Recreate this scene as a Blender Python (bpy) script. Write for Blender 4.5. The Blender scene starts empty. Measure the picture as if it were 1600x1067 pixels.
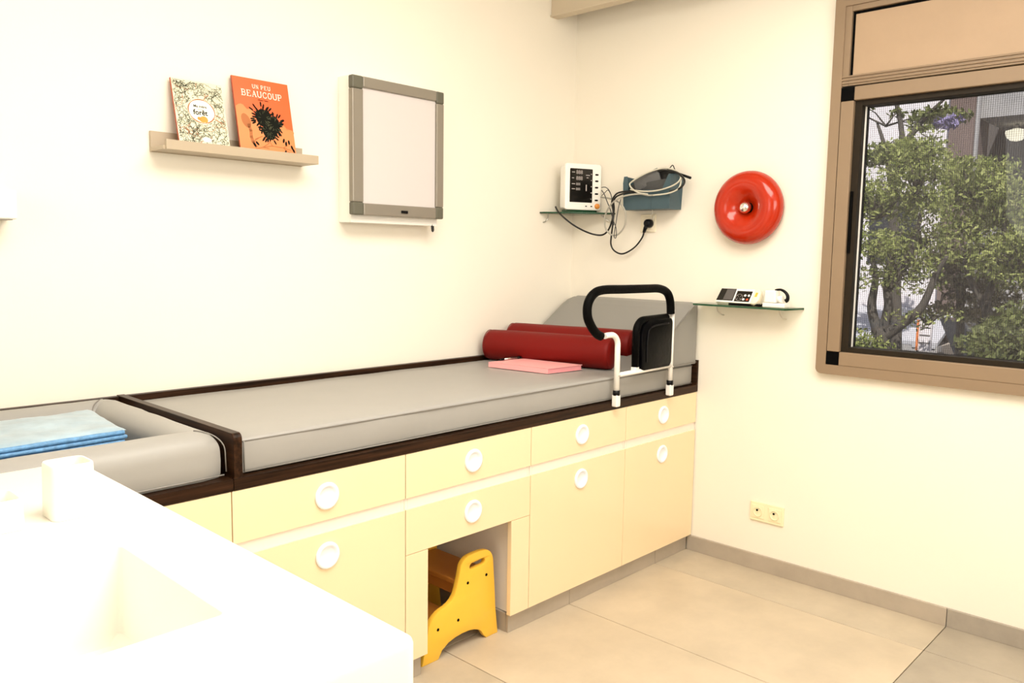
import bpy, bmesh, math, random
import numpy as np
from mathutils import Vector, Matrix, noise
random.seed(7)
S = bpy.context.scene
C = S.collection
# ------------------------------------------------------------------ camera
CAM = Vector((-3.255, -2.6685, 1.3687)); YAW, PITCH, ROLL, FPX = 0.7585, 0.1084, 0.0154, 1263.5
fw = Vector((math.cos(YAW)*math.cos(PITCH), math.sin(YAW)*math.cos(PITCH), -math.sin(PITCH)))
r0 = Vector((math.sin(YAW), -math.cos(YAW), 0)); u0 = r0.cross(fw)
RT = r0*math.cos(ROLL)+u0*math.sin(ROLL); UP = u0*math.cos(ROLL)-r0*math.sin(ROLL)
cd = bpy.data.cameras.new('camera'); cd.sensor_width = 36; cd.lens = FPX/1600*36; cd.clip_start = 0.02; cd.clip_end = 200
cam = bpy.data.objects.new('camera', cd); C.objects.link(cam)
m3 = Matrix((RT, UP, -fw)).transposed(); cam.matrix_world = Matrix.Translation(CAM) @ m3.to_4x4()
S.camera = cam
def at(u, v, ax, val):
    """room point that the photo shows at pixel (u,v) on the plane ax=val (used for real depths)"""
    d = fw + RT*((u-800)/FPX) - UP*((v-533.5)/FPX)
    i = 'xyz'.index(ax); t = (val-CAM[i])/d[i]
    return CAM + d*t
# ------------------------------------------------------------------ world, sun, lights, exposure
S.view_settings.view_transform = 'Standard'; S.view_settings.look = 'None'
S.view_settings.gamma = 1; S.view_settings.use_curve_mapping = False
S.view_settings.exposure = 0.36
W = bpy.data.worlds.new('world'); S.world = W; W.use_nodes = True
nt = W.node_tree; sky = nt.nodes.new('ShaderNodeTexSky'); sky.sky_type = 'NISHITA'
sky.sun_disc = False; sky.sun_elevation = math.radians(50); sky.sun_rotation = math.radians(250)
nt.links.new(sky.outputs[0], nt.nodes['Background'].inputs[0]); nt.nodes['Background'].inputs[1].default_value = 0.16
def lamp(name, kind, loc, target, power, color, size=None, size_y=None):
    l = bpy.data.lights.new(name, kind); l.energy = power; l.color = color
    if kind == 'AREA':
        l.shape = 'RECTANGLE'; l.size = size; l.size_y = size_y or size
    o = bpy.data.objects.new(name, l); C.objects.link(o); o.location = loc
    o.rotation_euler = (Vector(target)-Vector(loc)).to_track_quat('-Z', 'Y').to_euler()
    return o
sun = lamp('sun', 'SUN', (-10, -3, 14), (0, 1.0, 1), 10.5, (1, .95, .86)); sun.data.angle = .01
lamp('ceiling_lamp', 'AREA', (-1.9, -1.9, 2.72), (-1.9, -1.9, 0), 62, (1, .945, .85), 1.8, 1.4)
lamp('near_wall_fill', 'AREA', (-2.0, -4.25, 1.9), (-1.3, -.4, .9), 38, (1, .955, .89), 1.8, 1.3)  # unseen fill light, added for window daylight from behind the camera
lamp('back_wall_fill', 'AREA', (-4.4, -1.6, 1.9), (-1.2, -.8, 1.3), 9, (1, .965, .92), 1.4, 1.0)  # unseen fill light added to brighten left-facing sides such as the viewer housing
# ------------------------------------------------------------------ materials
def mat(name, col, rough=.5, metal=0, spec=.5, bump=0, bscale=40, vary=0, vscale=3, trans=0, coat=0, emit=None, estr=0, ior=1.45, tile=0):
    m = bpy.data.materials.new(name); m.use_nodes = True; n = m.node_tree.nodes; L = m.node_tree.links
    p = n['Principled BSDF']; p.inputs['Base Color'].default_value = (*col, 1); p.inputs['Roughness'].default_value = rough
    p.inputs['Metallic'].default_value = metal; p.inputs['Specular IOR Level'].default_value = spec
    p.inputs['Transmission Weight'].default_value = trans; p.inputs['Coat Weight'].default_value = coat; p.inputs['IOR'].default_value = ior
    if emit: p.inputs['Emission Color'].default_value = (*emit, 1); p.inputs['Emission Strength'].default_value = estr
    if vary or bump:
        tc = n.new('ShaderNodeTexCoord')
    if vary:
        ns = n.new('ShaderNodeTexNoise'); ns.inputs['Scale'].default_value = vscale; ns.inputs['Detail'].default_value = 6
        ns.inputs['Roughness'].default_value = .62
        L.new(tc.outputs['Object'], ns.inputs['Vector'])
        mr = n.new('ShaderNodeMapRange'); mr.inputs[1].default_value = .3; mr.inputs[2].default_value = .7
        mr.inputs[3].default_value = 1-vary; mr.inputs[4].default_value = 1+vary*.5
        L.new(ns.outputs[0], mr.inputs[0])
        mx = n.new('ShaderNodeVectorMath'); mx.operation = 'SCALE'; mx.inputs[0].default_value = col
        L.new(mr.outputs[0], mx.inputs['Scale']); L.new(mx.outputs[0], p.inputs['Base Color'])
    if bump:
        nb = n.new('ShaderNodeTexNoise'); nb.inputs['Scale'].default_value = bscale; nb.inputs['Detail'].default_value = 4
        L.new(tc.outputs['Object'], nb.inputs['Vector'])
        b = n.new('ShaderNodeBump'); b.inputs['Strength'].default_value = bump; b.inputs['Distance'].default_value = .01
        L.new(nb.outputs[0], b.inputs['Height']); L.new(b.outputs[0], p.inputs['Normal'])
    return m
def wood(name, c1, c2, axis='x', rough=.35):
    m = mat(name, c1, rough, spec=.15); n = m.node_tree.nodes; L = m.node_tree.links; p = n['Principled BSDF']
    tc = n.new('ShaderNodeTexCoord'); mp = n.new('ShaderNodeMapping')
    mp.inputs['Scale'].default_value = {'x': (2, 60, 60), 'y': (60, 2, 60), 'z': (60, 60, 2)}[axis]
    ns = n.new('ShaderNodeTexNoise'); ns.inputs['Scale'].default_value = 1.6; ns.inputs['Detail'].default_value = 5
    cr = n.new('ShaderNodeValToRGB'); cr.color_ramp.elements[0].position = .35; cr.color_ramp.elements[1].position = .68
    cr.color_ramp.elements[0].color = (*c1, 1); cr.color_ramp.elements[1].color = (*c2, 1)
    L.new(tc.outputs['Object'], mp.inputs[0]); L.new(mp.outputs[0], ns.inputs[0]); L.new(ns.outputs[0], cr.inputs[0]); L.new(cr.outputs[0], p.inputs['Base Color'])
    return m
M = dict(
 wall=mat('wall_paint', (.885, .832, .725), .6, spec=.25, bump=.03, bscale=180, vary=.012, vscale=2),
 ceil=mat('ceiling_paint', (.9, .87, .8), .8),
 tile=mat('floor_tile', (.56, .465, .34), .42, spec=.4, vary=.14, vscale=3.5, bump=.04, bscale=60),
 tile2=mat('floor_tile_grey', (.52, .44, .33), .42, spec=.4, vary=.16, vscale=4, bump=.04, bscale=60),
 skirt=mat('skirting_tile', (.44, .375, .30), .45, spec=.4, vary=.12, vscale=6),
 grout=mat('grout', (.16, .11, .07), .9),
 front=mat('cream_yellow_laminate', (.88, .70, .45), .16, spec=.5, vary=.01, vscale=3),
 carc=mat('white_melamine', (.93, .86, .78), .4),
 chan=mat('pale_channel', (.90, .79, .69), .3),
 pull=mat('white_plastic_pull', (.88, .91, .95), .25, spec=.5),
 walnut=wood('walnut_laminate', (.011, .0045, .002), (.045, .019, .008), 'x'),
 walnuty=wood('walnut_laminate_cross', (.011, .0045, .002), (.045, .019, .008), 'y'),
 vinyl=mat('grey_vinyl', (.335, .322, .300), .42, spec=.4, bump=.05, bscale=9, vary=.03, vscale=6),
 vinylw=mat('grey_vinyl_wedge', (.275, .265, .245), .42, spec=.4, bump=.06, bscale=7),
 seam=mat('grey_seam', (.23, .215, .195), .5),
 red=mat('dark_red_vinyl', (.17, .005, .003), .5, spec=.22, bump=.08, bscale=14),
 pink=mat('pink_card', (.92, .42, .42), .45),
 pinkd=mat('pink_card_edge', (.80, .32, .34), .5),
 blackp=mat('black_plastic', (.004, .004, .005), .3, spec=.2),
 foam=mat('black_foam', (.002, .002, .002), .5, spec=.06, bump=.2, bscale=150),
 blackv=mat('black_nylon', (.0015, .0015, .002), .3, spec=.08, bump=.12, bscale=30),
 whitem=mat('white_coated_steel', (.90, .87, .82), .25),
 white=mat('white_plastic', (.92, .90, .84), .3),
 solid=mat('white_solid_surface', (.90, .87, .78), .3, spec=.4),
 cream=mat('cream_plastic', (.88, .82, .56), .35),
 cream2=mat('pale_socket_plastic', (.88, .80, .62), .35),
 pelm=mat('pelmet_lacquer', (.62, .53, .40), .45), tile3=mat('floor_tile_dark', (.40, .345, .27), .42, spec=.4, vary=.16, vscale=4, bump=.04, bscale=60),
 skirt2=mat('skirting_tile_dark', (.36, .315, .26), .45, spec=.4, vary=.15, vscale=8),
 ledge=mat('greige_lacquer', (.46, .375, .27), .4, vary=.02),
 alu=mat('champagne_aluminium', (.27, .24, .195), .35, metal=.25, spec=.5),
 alucorner=mat('dark_grey_corner', (.115, .11, .08), .45),
 screen=mat('white_viewer_screen', (.62, .575, .56), .3, spec=.3),
 glassg=None,
 winframe=mat('bronze_beige_aluminium', (.275, .195, .125), .42, spec=.3, vary=.03, vscale=8, bump=.02, bscale=300),
 winpanel=mat('beige_panel', (.42, .295, .19), .55, vary=.05, vscale=6, bump=.05, bscale=350),
 gasket=mat('dark_bronze_sash', (.022, .016, .010), .45, spec=.15),
 chrome=mat('chrome', (.85, .85, .85), .06, metal=1),
 chromes=mat('brushed_metal', (.62, .60, .56), .3, metal=1),
 redglass=mat('red_glazed_glass', (.46, .022, .003), .16, spec=.5, coat=.15, vary=.10, vscale=14),
 stool=mat('yellow_lacquer', (.90, .52, .05), .3, vary=.03, vscale=7),
 stool_shaded=mat('yellow_lacquer_shaded', (.50, .19, .03), .4, vary=.06, vscale=9),  # stool lacquer browned so treads and aprons carry the bay's shade in colour
 dark=mat('dark_hole', (.002, .002, .002), .6, spec=.05),
 teal=mat('teal_grey_plastic', (.055, .095, .115), .38, spec=.4),
 mscreen=mat('monitor_screen', (.006, .005, .004), .15),
 digits=mat('display_grey', (.42, .38, .36), .5),
 digitd=mat('display_dim', (.10, .09, .085), .5),
 orange=mat('orange_knob', (.80, .30, .05), .35),
 cabg=mat('grey_cable', (.42, .40, .34), .45), cabw=mat('pale_cable', (.60, .57, .47), .45),
 cabb=mat('black_cable', (.006, .006, .006), .35), cuff=mat('charcoal_cuff', (.06, .06, .06), .7, bump=.3, bscale=60),
 cuffb=mat('black_cuff', (.012, .012, .012), .6, bump=.3, bscale=60), cuffl=mat('grey_cuff', (.11, .11, .11), .7, bump=.3, bscale=60),
 yellow=mat('amber_label', (.85, .48, .06), .5), redb=mat('red_button', (.55, .08, .02), .4),
 bluep=mat('blue_pads', (.13, .31, .56), .45, vary=.35, vscale=70, bump=.5, bscale=60),
 bag=mat('clear_bag_white', (.34, .46, .55), .3, vary=.30, vscale=9, bump=.35, bscale=12),
 coverw=mat('cover_cream', (.74, .72, .52), .35), covero=mat('cover_orange', (.78, .115, .022), .35),
 spine=mat('spine_red', (.45, .08, .03), .5), pages=mat('pages', (.85, .82, .72), .7),
 peach=mat('print_peach', (.80, .24, .075), .4), ink=mat('print_ink', (.005, .006, .003), .6, spec=.12),
 inkg=mat('print_olive', (.055, .06, .02), .5), inkb=mat('print_brown', (.42, .13, .03), .5),
 inkw=mat('print_white', (.92, .88, .72), .4), foxo=mat('print_orange', (.85, .30, .04), .5),
 facade=mat('white_facade', (.74, .69, .69), .9, vary=.1, vscale=2), brown=mat('brown_pillar', (.16, .115, .10), .9, vary=.1),
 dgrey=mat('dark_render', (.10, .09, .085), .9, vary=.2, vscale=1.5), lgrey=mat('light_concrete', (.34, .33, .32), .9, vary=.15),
 roofg=mat('grey_roof_sheet', (.42, .42, .44), .6, vary=.08), shut=mat('red_shutter', (.30, .05, .02), .6), beige=mat('beige_render', (.33, .29, .25), .9),
 wglass=mat('dark_window', (.02, .025, .035), .1), road=mat('asphalt', (.12, .12, .12), .9, vary=.2),
 bark=mat('bark', (.075, .065, .052), .9, vary=.3, vscale=8, bump=.4, bscale=20),
 globe=mat('lit_globe', (1, .95, .75), .4, emit=(1, .93, .68), estr=1.6), orangee=mat('orange_edge', (.7, .2, .05), .6),
 purple=mat('purple_blossom', (.26, .22, .38), .8))
def leafmat(name, c1, c2):
    m = mat(name, c1, .6, spec=.2); n = m.node_tree.nodes; L = m.node_tree.links; p = n['Principled BSDF']
    g = n.new('ShaderNodeNewGeometry'); cr = n.new('ShaderNodeValToRGB')
    cr.color_ramp.elements[0].color = (*c1, 1); cr.color_ramp.elements[1].color = (*c2, 1)
    L.new(g.outputs['Random Per Island'], cr.inputs[0]); L.new(cr.outputs[0], p.inputs['Base Color'])
    tr = n.new('ShaderNodeBsdfTranslucent'); L.new(cr.outputs[0], tr.inputs[0]); mx = n.new('ShaderNodeMixShader'); mx.inputs[0].default_value = .35
    L.new(p.outputs[0], mx.inputs[1]); L.new(tr.outputs[0], mx.inputs[2]); L.new(mx.outputs[0], n['Material Output'].inputs[0])
    return m
M['leaf'] = leafmat('leaf_green', (.16, .20, .045), (.44, .47, .16))
M['leafd'] = leafmat('leaf_dark', (.08, .10, .03), (.26, .29, .10))
M['leafb'] = leafmat('leaf_dry', (.12, .10, .05), (.26, .24, .13))
def glassmat(name, tint, gloss, rough=.02):
    m = bpy.data.materials.new(name); m.use_nodes = True; n = m.node_tree.nodes; L = m.node_tree.links
    n.remove(n['Principled BSDF']); t = n.new('ShaderNodeBsdfTransparent'); t.inputs[0].default_value = (*tint, 1)
    g = n.new('ShaderNodeBsdfGlossy'); g.inputs['Roughness'].default_value = rough
    f = n.new('ShaderNodeFresnel'); f.inputs[0].default_value = gloss; mx = n.new('ShaderNodeMixShader')
    L.new(f.outputs[0], mx.inputs[0]); L.new(t.outputs[0], mx.inputs[1]); L.new(g.outputs[0], mx.inputs[2]); L.new(mx.outputs[0], n['Material Output'].inputs[0])
    return m
M['pane'] = glassmat('window_glass', (.80, .80, .82), 1.3)
M['shelfglass'] = glassmat('shelf_glass', (.82, .88, .80), 1.35)
M['glassedge'] = mat('green_glass_edge', (.02, .075, .035), .15)
M['clearplastic'] = glassmat('clear_plastic', (.93, .92, .88), 1.3)
def screenmat():
    m = bpy.data.materials.new('insect_screen'); m.use_nodes = True; n = m.node_tree.nodes; L = m.node_tree.links
    p = n['Principled BSDF']; p.inputs['Base Color'].default_value = (.20, .19, .19, 1); p.inputs['Roughness'].default_value = .8
    tc = n.new('ShaderNodeTexCoord')
    w = n.new('ShaderNodeTexWave'); w.bands_direction = 'Y'; w.inputs['Scale'].default_value = 314/8/1.0*1.1; w.inputs['Distortion'].default_value = .35
    w2 = n.new('ShaderNodeTexWave'); w2.bands_direction = 'Z'; w2.inputs['Scale'].default_value = 40; w2.inputs['Distortion'].default_value = .35
    ns = n.new('ShaderNodeTexNoise'); ns.inputs['Scale'].default_value = 5
    for q in (w, w2, ns): L.new(tc.outputs['Object'], q.inputs['Vector'])
    mt = n.new('ShaderNodeMath'); mt.operation = 'MULTIPLY_ADD'; mt.inputs[1].default_value = .26; mt.inputs[2].default_value = .07
    m2 = n.new('ShaderNodeMath'); m2.operation = 'MULTIPLY_ADD'; m2.inputs[1].default_value = .12
    L.new(w.outputs[1], mt.inputs[0]); L.new(w2.outputs[1], m2.inputs[0]); L.new(mt.outputs[0], m2.inputs[2])
    t = n.new('ShaderNodeBsdfTransparent'); mx = n.new('ShaderNodeMixShader')
    L.new(m2.outputs[0], mx.inputs[0]); L.new(t.outputs[0], mx.inputs[1]); L.new(p.outputs[0], mx.inputs[2]); L.new(mx.outputs[0], n['Material Output'].inputs[0])
    return m
M['mesh'] = screenmat()
# ------------------------------------------------------------------ mesh helpers (all take room coordinates)
def NB(): return bmesh.new()
def box(bm, x0, x1, y0, y1, z0, z1, bev=0, seg=2, rot=None, piv=None):
    x0, x1 = sorted((x0, x1)); y0, y1 = sorted((y0, y1)); z0, z1 = sorted((z0, z1))
    v = [bm.verts.new((x, y, z)) for x in (x0, x1) for y in (y0, y1) for z in (z0, z1)]
    fs = [bm.faces.new([v[i] for i in f]) for f in ((0, 1, 3, 2), (4, 6, 7, 5), (0, 4, 5, 1), (2, 3, 7, 6), (0, 2, 6, 4), (1, 5, 7, 3))]
    if bev:
        es = list({e for f in fs for e in f.edges})
        r = bmesh.ops.bevel(bm, geom=es, offset=bev, segments=seg, profile=.5, affect='EDGES')
        v = list({q for f in r['faces'] for q in f.verts} | {q for q in v if q.is_valid})
    if rot is not None:
        bmesh.ops.rotate(bm, verts=[q for q in v if q.is_valid], cent=piv or ((x0+x1)/2, (y0+y1)/2, (z0+z1)/2), matrix=rot)
    return v
def bez(pts, sub=6):
    P = [Vector(p) for p in pts]; out = []
    for i in range(len(P)-1):
        a = P[max(i-1, 0)]; b = P[i]; c = P[i+1]; d = P[min(i+2, len(P)-1)]
        for k in range(sub):
            t = k/sub
            out.append(.5*((2*b)+(c-a)*t+(2*a-5*b+4*c-d)*t*t+(3*b-a-3*c+d)*t**3))
    out.append(P[-1]); return out
def tube(bm, pts, r, seg=10, cap=True, smooth=False, closed=False):
    P = bez(pts) if smooth else [Vector(p) for p in pts]
    n = len(P); rr = r if isinstance(r, (list, tuple)) else [r]*n
    if len(rr) != n: rr = [rr[0]+(rr[-1]-rr[0])*i/(n-1) for i in range(n)]
    prev = None; rings = []
    for i in range(n):
        if closed: t = P[(i+1) % n]-P[i-1]
        else: t = P[min(i+1, n-1)]-P[max(i-1, 0)]
        t.normalize()
        if prev is None: a = t.orthogonal().normalized()
        else:
            a = prev-t*prev.dot(t)
            a = a.normalized() if a.length > 1e-6 else t.orthogonal().normalized()
        prev = a; b = t.cross(a)
        rings.append([bm.verts.new(P[i]+(a*math.cos(2*math.pi*k/seg)+b*math.sin(2*math.pi*k/seg))*rr[i]) for k in range(seg)])
    m = n if closed else n-1
    for i in range(m):
        A, B = rings[i], rings[(i+1) % n]
        for k in range(seg):
            f = bm.faces.new((A[k], A[(k+1) % seg], B[(k+1) % seg], B[k])); f.smooth = True
    if cap and not closed:
        bm.faces.new(rings[0][::-1]); bm.faces.new(rings[-1])
def lathe(bm, prof, origin, axis, seg=40):
    """prof: (radius, distance along axis)"""
    ax = Vector(axis).normalized(); a = ax.orthogonal().normalized(); b = ax.cross(a); o = Vector(origin); rings = []
    for r, h in prof:
        if r < 1e-6: rings.append([bm.verts.new(o+ax*h)])
        else: rings.append([bm.verts.new(o+ax*h+(a*math.cos(2*math.pi*k/seg)+b*math.sin(2*math.pi*k/seg))*r) for k in range(seg)])
    for A, B in zip(rings, rings[1:]):
        for k in range(seg):
            k2 = (k+1) % seg
            if len(A) == 1 and len(B) == 1: continue
            if len(A) == 1: f = bm.faces.new((A[0], B[k2], B[k]))
            elif len(B) == 1: f = bm.faces.new((A[k], A[k2], B[0]))
            else: f = bm.faces.new((A[k], A[k2], B[k2], B[k]))
            f.smooth = True
def prism(bm, poly, vec, bev=0):
    """extrude a 3D polygon by vec"""
    v = [bm.verts.new(p) for p in poly]; f = bm.faces.new(v); vec = Vector(vec)
    r = bmesh.ops.extrude_face_region(bm, geom=[f]); nv = [g for g in r['geom'] if isinstance(g, bmesh.types.BMVert)]
    bmesh.ops.translate(bm, verts=nv, vec=vec)
    if bev:
        fs = set(v) | set(nv)
        es = [e for e in bm.edges if e.verts[0] in fs and e.verts[1] in fs and len(e.link_faces) == 2 and e.calc_face_angle(0) > .6]
        bmesh.ops.bevel(bm, geom=es, offset=bev, segments=2, profile=.5, affect='EDGES')
def obj(name, bm, m, parent=None, smooth=None):
    """link a bmesh (built in room coordinates) as ONE mesh object, local to its parent"""
    bmesh.ops.recalc_face_normals(bm, faces=bm.faces[:])
    off = Vector((0, 0, 0)); p = parent
    while p is not None: off += p.location; p = p.parent
    if parent is None and len(bm.verts):
        xs = [v.co for v in bm.verts]; off = Vector(((min(c.x for c in xs)+max(c.x for c in xs))/2, (min(c.y for c in xs)+max(c.y for c in xs))/2, min(c.z for c in xs)))
    bmesh.ops.translate(bm, verts=bm.verts[:], vec=-off)
    me = bpy.data.meshes.new(name); bm.to_mesh(me); bm.free(); me.materials.append(m)
    o = bpy.data.objects.new(name, me); C.objects.link(o)
    if parent is None: o.location = off
    else: o.parent = parent
    if smooth: me.polygons.foreach_set('use_smooth', [True]*len(me.polygons)); me.set_sharp_from_angle(angle=math.radians(smooth))
    return o
def tag(o, label, cat, group=None):
    o['label'] = label; o['category'] = cat
    if group: o['group'] = group
    return o
def thing(name, label, cat, loc, group=None):
    o = bpy.data.objects.new(name, None); C.objects.link(o); o.location = loc; o.empty_display_size = .05
    return tag(o, label, cat, group)
def struct(name, bm=None, m=None, loc=(0, 0, 0)):
    if bm is None:
        o = bpy.data.objects.new(name, None); C.objects.link(o); o.location = loc
    else: o = obj(name, bm, m)
    o['kind'] = 'structure'; return o
def B(name, m, parent, *a, bev=0, seg=2, smooth=None, **k):
    bm = NB(); box(bm, *a, bev=bev, seg=seg, **k); return obj(name, bm, m, parent, smooth)
def dup(root, delta):
    def cp(o, par):
        c = o.copy(); C.objects.link(c); c.parent = par
        for ch in list(o.children): cp(ch, c)
        return c
    kids = list(root.children); r = root.copy(); C.objects.link(r); r.location = root.location+Vector(delta)
    for ch in kids: cp(ch, r)
    return r
def textbm(bm, s, size, M4, bold=0, xs=1.0):
    cu = bpy.data.curves.new('t', 'FONT'); cu.body = s; cu.size = size; cu.offset = bold; cu.resolution_u = 3
    o = bpy.data.objects.new('t', cu); C.objects.link(o); bpy.context.view_layer.update()
    me = bpy.data.meshes.new_from_object(o.evaluated_get(bpy.context.evaluated_depsgraph_get()))
    me.transform(M4 @ Matrix.Diagonal((xs, 1, 1, 1))); bm.from_mesh(me)
    w = max(v.co.x for v in me.vertices) if len(me.vertices) else 0
    bpy.data.objects.remove(o); bpy.data.curves.remove(cu); bpy.data.meshes.remove(me)
def frame(o, ex, ey):
    """matrix taking plane coords (s,t) to room"""
    ex = Vector(ex).normalized(); ey = Vector(ey).normalized(); ez = ex.cross(ey)
    return Matrix.Translation(Vector(o)) @ Matrix((ex, ey, ez)).transposed().to_4x4()
# ================================================================== SETTING
HC = 2.75; XL = -4.6; YN = -4.4
JT = [0, -.2707]
while JT[-1] > XL: JT.append(JT[-1]-.6)
JY = [0.0, -.6633, -1.8633, -3.0633, YN]
floor = struct('floor'); B('grout_bed', M['grout'], floor, XL, 0, YN, 0, -.12, -.006)
g = .0016
for i in range(len(JT)-1):
    for j in range(len(JY)-1):
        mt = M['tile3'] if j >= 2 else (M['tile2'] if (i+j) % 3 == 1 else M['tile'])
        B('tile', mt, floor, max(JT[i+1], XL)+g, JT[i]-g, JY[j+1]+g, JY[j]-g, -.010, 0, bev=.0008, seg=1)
bm = NB(); box(bm, XL-.2, .25, 0, .2, -.12, HC+.2); struct('wall_left', bm, M['wall'])
WY0, WY1, WZ0, WZ1 = -1.345, -2.66, .955, 2.33
bm = NB(); box(bm, 0, .25, YN, WY1, -.12, HC+.2); box(bm, 0, .25, WY0, 0, -.12, HC+.2); box(bm, 0, .25, WY1, WY0, -.12, WZ0); box(bm, 0, .25, WY1, WY0, WZ1, HC+.2)
struct('wall_right', bm, M['wall'])
bm = NB(); box(bm, XL-.2, XL, YN, 0, -.12, HC+.2); struct('wall_back', bm, M['wall'])
bm = NB(); box(bm, XL-.2, .25, YN-.2, YN, -.12, HC+.2); struct('wall_near', bm, M['wall'])
bm = NB(); box(bm, XL, 0, YN, 0, HC, HC+.2); struct('ceiling', bm, M['ceil'])
# skirting tiles on window wall
sk = struct('baseboard_right')
ks = [-.745, -1.8633, -3.0633, YN]
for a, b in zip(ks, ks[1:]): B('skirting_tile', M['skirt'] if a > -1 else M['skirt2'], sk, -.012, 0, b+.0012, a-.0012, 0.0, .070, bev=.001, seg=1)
D = -.763
# tiled plinth under the cabinets
pl = struct('trim_1'); KY = -.742
bm = NB(); box(bm, -1.206, 0, KY+.011, KY+.03, 0, .072); box(bm, -3.6, -1.64, KY+.011, KY+.03, 0, .072); obj('plinth_board', bm, M['grout'], pl)
for a, b in ((-1.222, -.8707), (-.8707, -.2707), (-.2707, -.013), (-2.0707, -1.63), (-2.6707, -2.0707), (-3.3, -2.6707)):
    B('plinth_tile', M['skirt'], pl, a+.001, b-.001, KY, KY+.01, 0.0005, .0715)
B('plinth_tile', M['skirt'], pl, -1.2225, -1.212, KY+.012, -.3, 0.0005, .0715)
# pelmet board high in the corner
pm = thing('pelmet', 'beige boxed pelmet board up at the ceiling in the room corner', 'pelmet', (-.18, -1.6, 2.51))
B('fascia_board', M['pelm'], pm, -.20, -.158, -3.3, 0, 2.512, HC, bev=.003)
B('bottom_lip', M['pelm'], pm, -.206, -.150, -3.3, 0, 2.505, 2.514, bev=.001)
# ------------------------------------------------------------------ window
win = struct('window_1', loc=(0, -2.03, .9))
def ringbox(bm, y0, y1, z0, z1, w, x0, x1, wz0=None, wz1=None, bev=.002):
    wz0 = wz0 or w; wz1 = wz1 or w
    box(bm, x0, x1, y0, y0-w, z0, z1, bev); box(bm, x0, x1, y1+w, y1, z0, z1, bev)
    box(bm, x0, x1, y0-w, y1+w, z0, z0+wz0, bev); box(bm, x0, x1, y0-w, y1+w, z1-wz1, z1, bev)
def roundring(bm, y0, y1, z0, z1, r, yi0, yi1, zi0, zi1, x0, x1):
    def arc(cy, cz, a0): return [(cy+r*math.cos(a0+k*math.pi/12), cz+r*math.sin(a0+k*math.pi/12)) for k in range(7)]
    out = arc(y0-r, z1-r, 0)+arc(y1+r, z1-r, math.pi/2)+arc(y1+r, z0+r, math.pi)+arc(y0-r, z0+r, 1.5*math.pi)
    inn = [(yi0, zi1)]*7+[(yi1, zi1)]*7+[(yi1, zi0)]*7+[(yi0, zi0)]*7
    def V(q, x): return bm.verts.new((x, q[0], q[1]))
    of = [V(q, x0) for q in out]; ob = [V(q, x1) for q in out]
    ci = [(yi0, zi1), (yi1, zi1), (yi1, zi0), (yi0, zi0)]; cf = [V(q, x0) for q in ci]; cb = [V(q, x1) for q in ci]; n = len(out)
    for k in range(n):
        k2 = (k+1) % n; a = k//7; b = k2//7
        bm.faces.new((of[k], of[k2], ob[k2], ob[k]))
        if a == b: bm.faces.new((of[k], of[k2], cf[a]))
        else: bm.faces.new((of[k], of[k2], cf[b], cf[a])); bm.faces.new((cf[a], cf[b], cb[b], cb[a]))
YA, YB = -1.320, -2.74
bm = NB(); roundring(bm, YA, YB, .905, 2.385, .022, YA-.040, YB+.040, .944, 2.335, -.032, 0)
obj('casing', bm, M['winframe'], win)
bm = NB(); ringbox(bm, YA-.038, YB+.038, 2.034, 2.34, .026, -.026, .04, .040, .026); obj('top_light_frame', bm, M['winframe'], win)
for zz in (2.042, 2.054, 2.066): B('rib', M['winframe'], win, -.031, -.024, YA-.030, YB+.030, zz, zz+.006, bev=.0015)
B('gap_shadow_liner', M['dark'], win, -.012, .002, YA-.058, YB+.058, 2.07, 2.318)
B('blind_panel', M['winpanel'], win, -.019, -.013, YA-.076, YB+.07, 2.074, 2.302, bev=.001)
# sash: beige rails, black corner blocks
s0, s1, b0, b1 = YA-.042, YB+.042, .944, 2.028
rw = .050
for nm, a in (('sash_rail', (s0-rw, s1+rw, b0, b0+.054)), ('sash_rail', (s0-rw, s1+rw, b1-.052, b1))): B(nm, M['winframe'], win, -.034, .04, *a, bev=.003)
for a in ((s0, s0-rw, b0+.054, b1-.052), (s1+rw, s1, b0+.054, b1-.052)): B('sash_stile', M['winframe'], win, -.034, .04, *a, bev=.003)
for ya in (s0, s1+rw):
    for za in (b0, b1-.052): B('corner_block', M['dark'], win, -.0335, .03, ya, ya-rw, za+.0005, za+.0515, bev=.001)
bm = NB(); ringbox(bm, s0-rw+.002, s1+rw-.002, b0+.052, b1-.050, .030, -.016, .06, .022, .022, bev=.001); obj('inner_gasket', bm, M['gasket'], win)
B('latch', M['dark'], win, -.024, -.014, s0-rw-.003, s0-rw-.013, 1.39, 1.63, bev=.002)
B('aluminium_strip', M['white'], win, .016, .029, s0-rw-.0245, s0-rw-.030, b0+.07, b1-.07)
B('pane', M['pane'], win, .030, .034, s0-rw-.02, s1+rw+.02, b0+.07, b1-.068)
B('insect_screen', M['mesh'], win, .070, .071, s0-rw-.02, s1+rw+.02, b0+.07, b1-.068)
B('outer_sill', M['gasket'], win, .08, .24, WY1, WY0, WZ0-.02, WZ0+.004)
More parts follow.
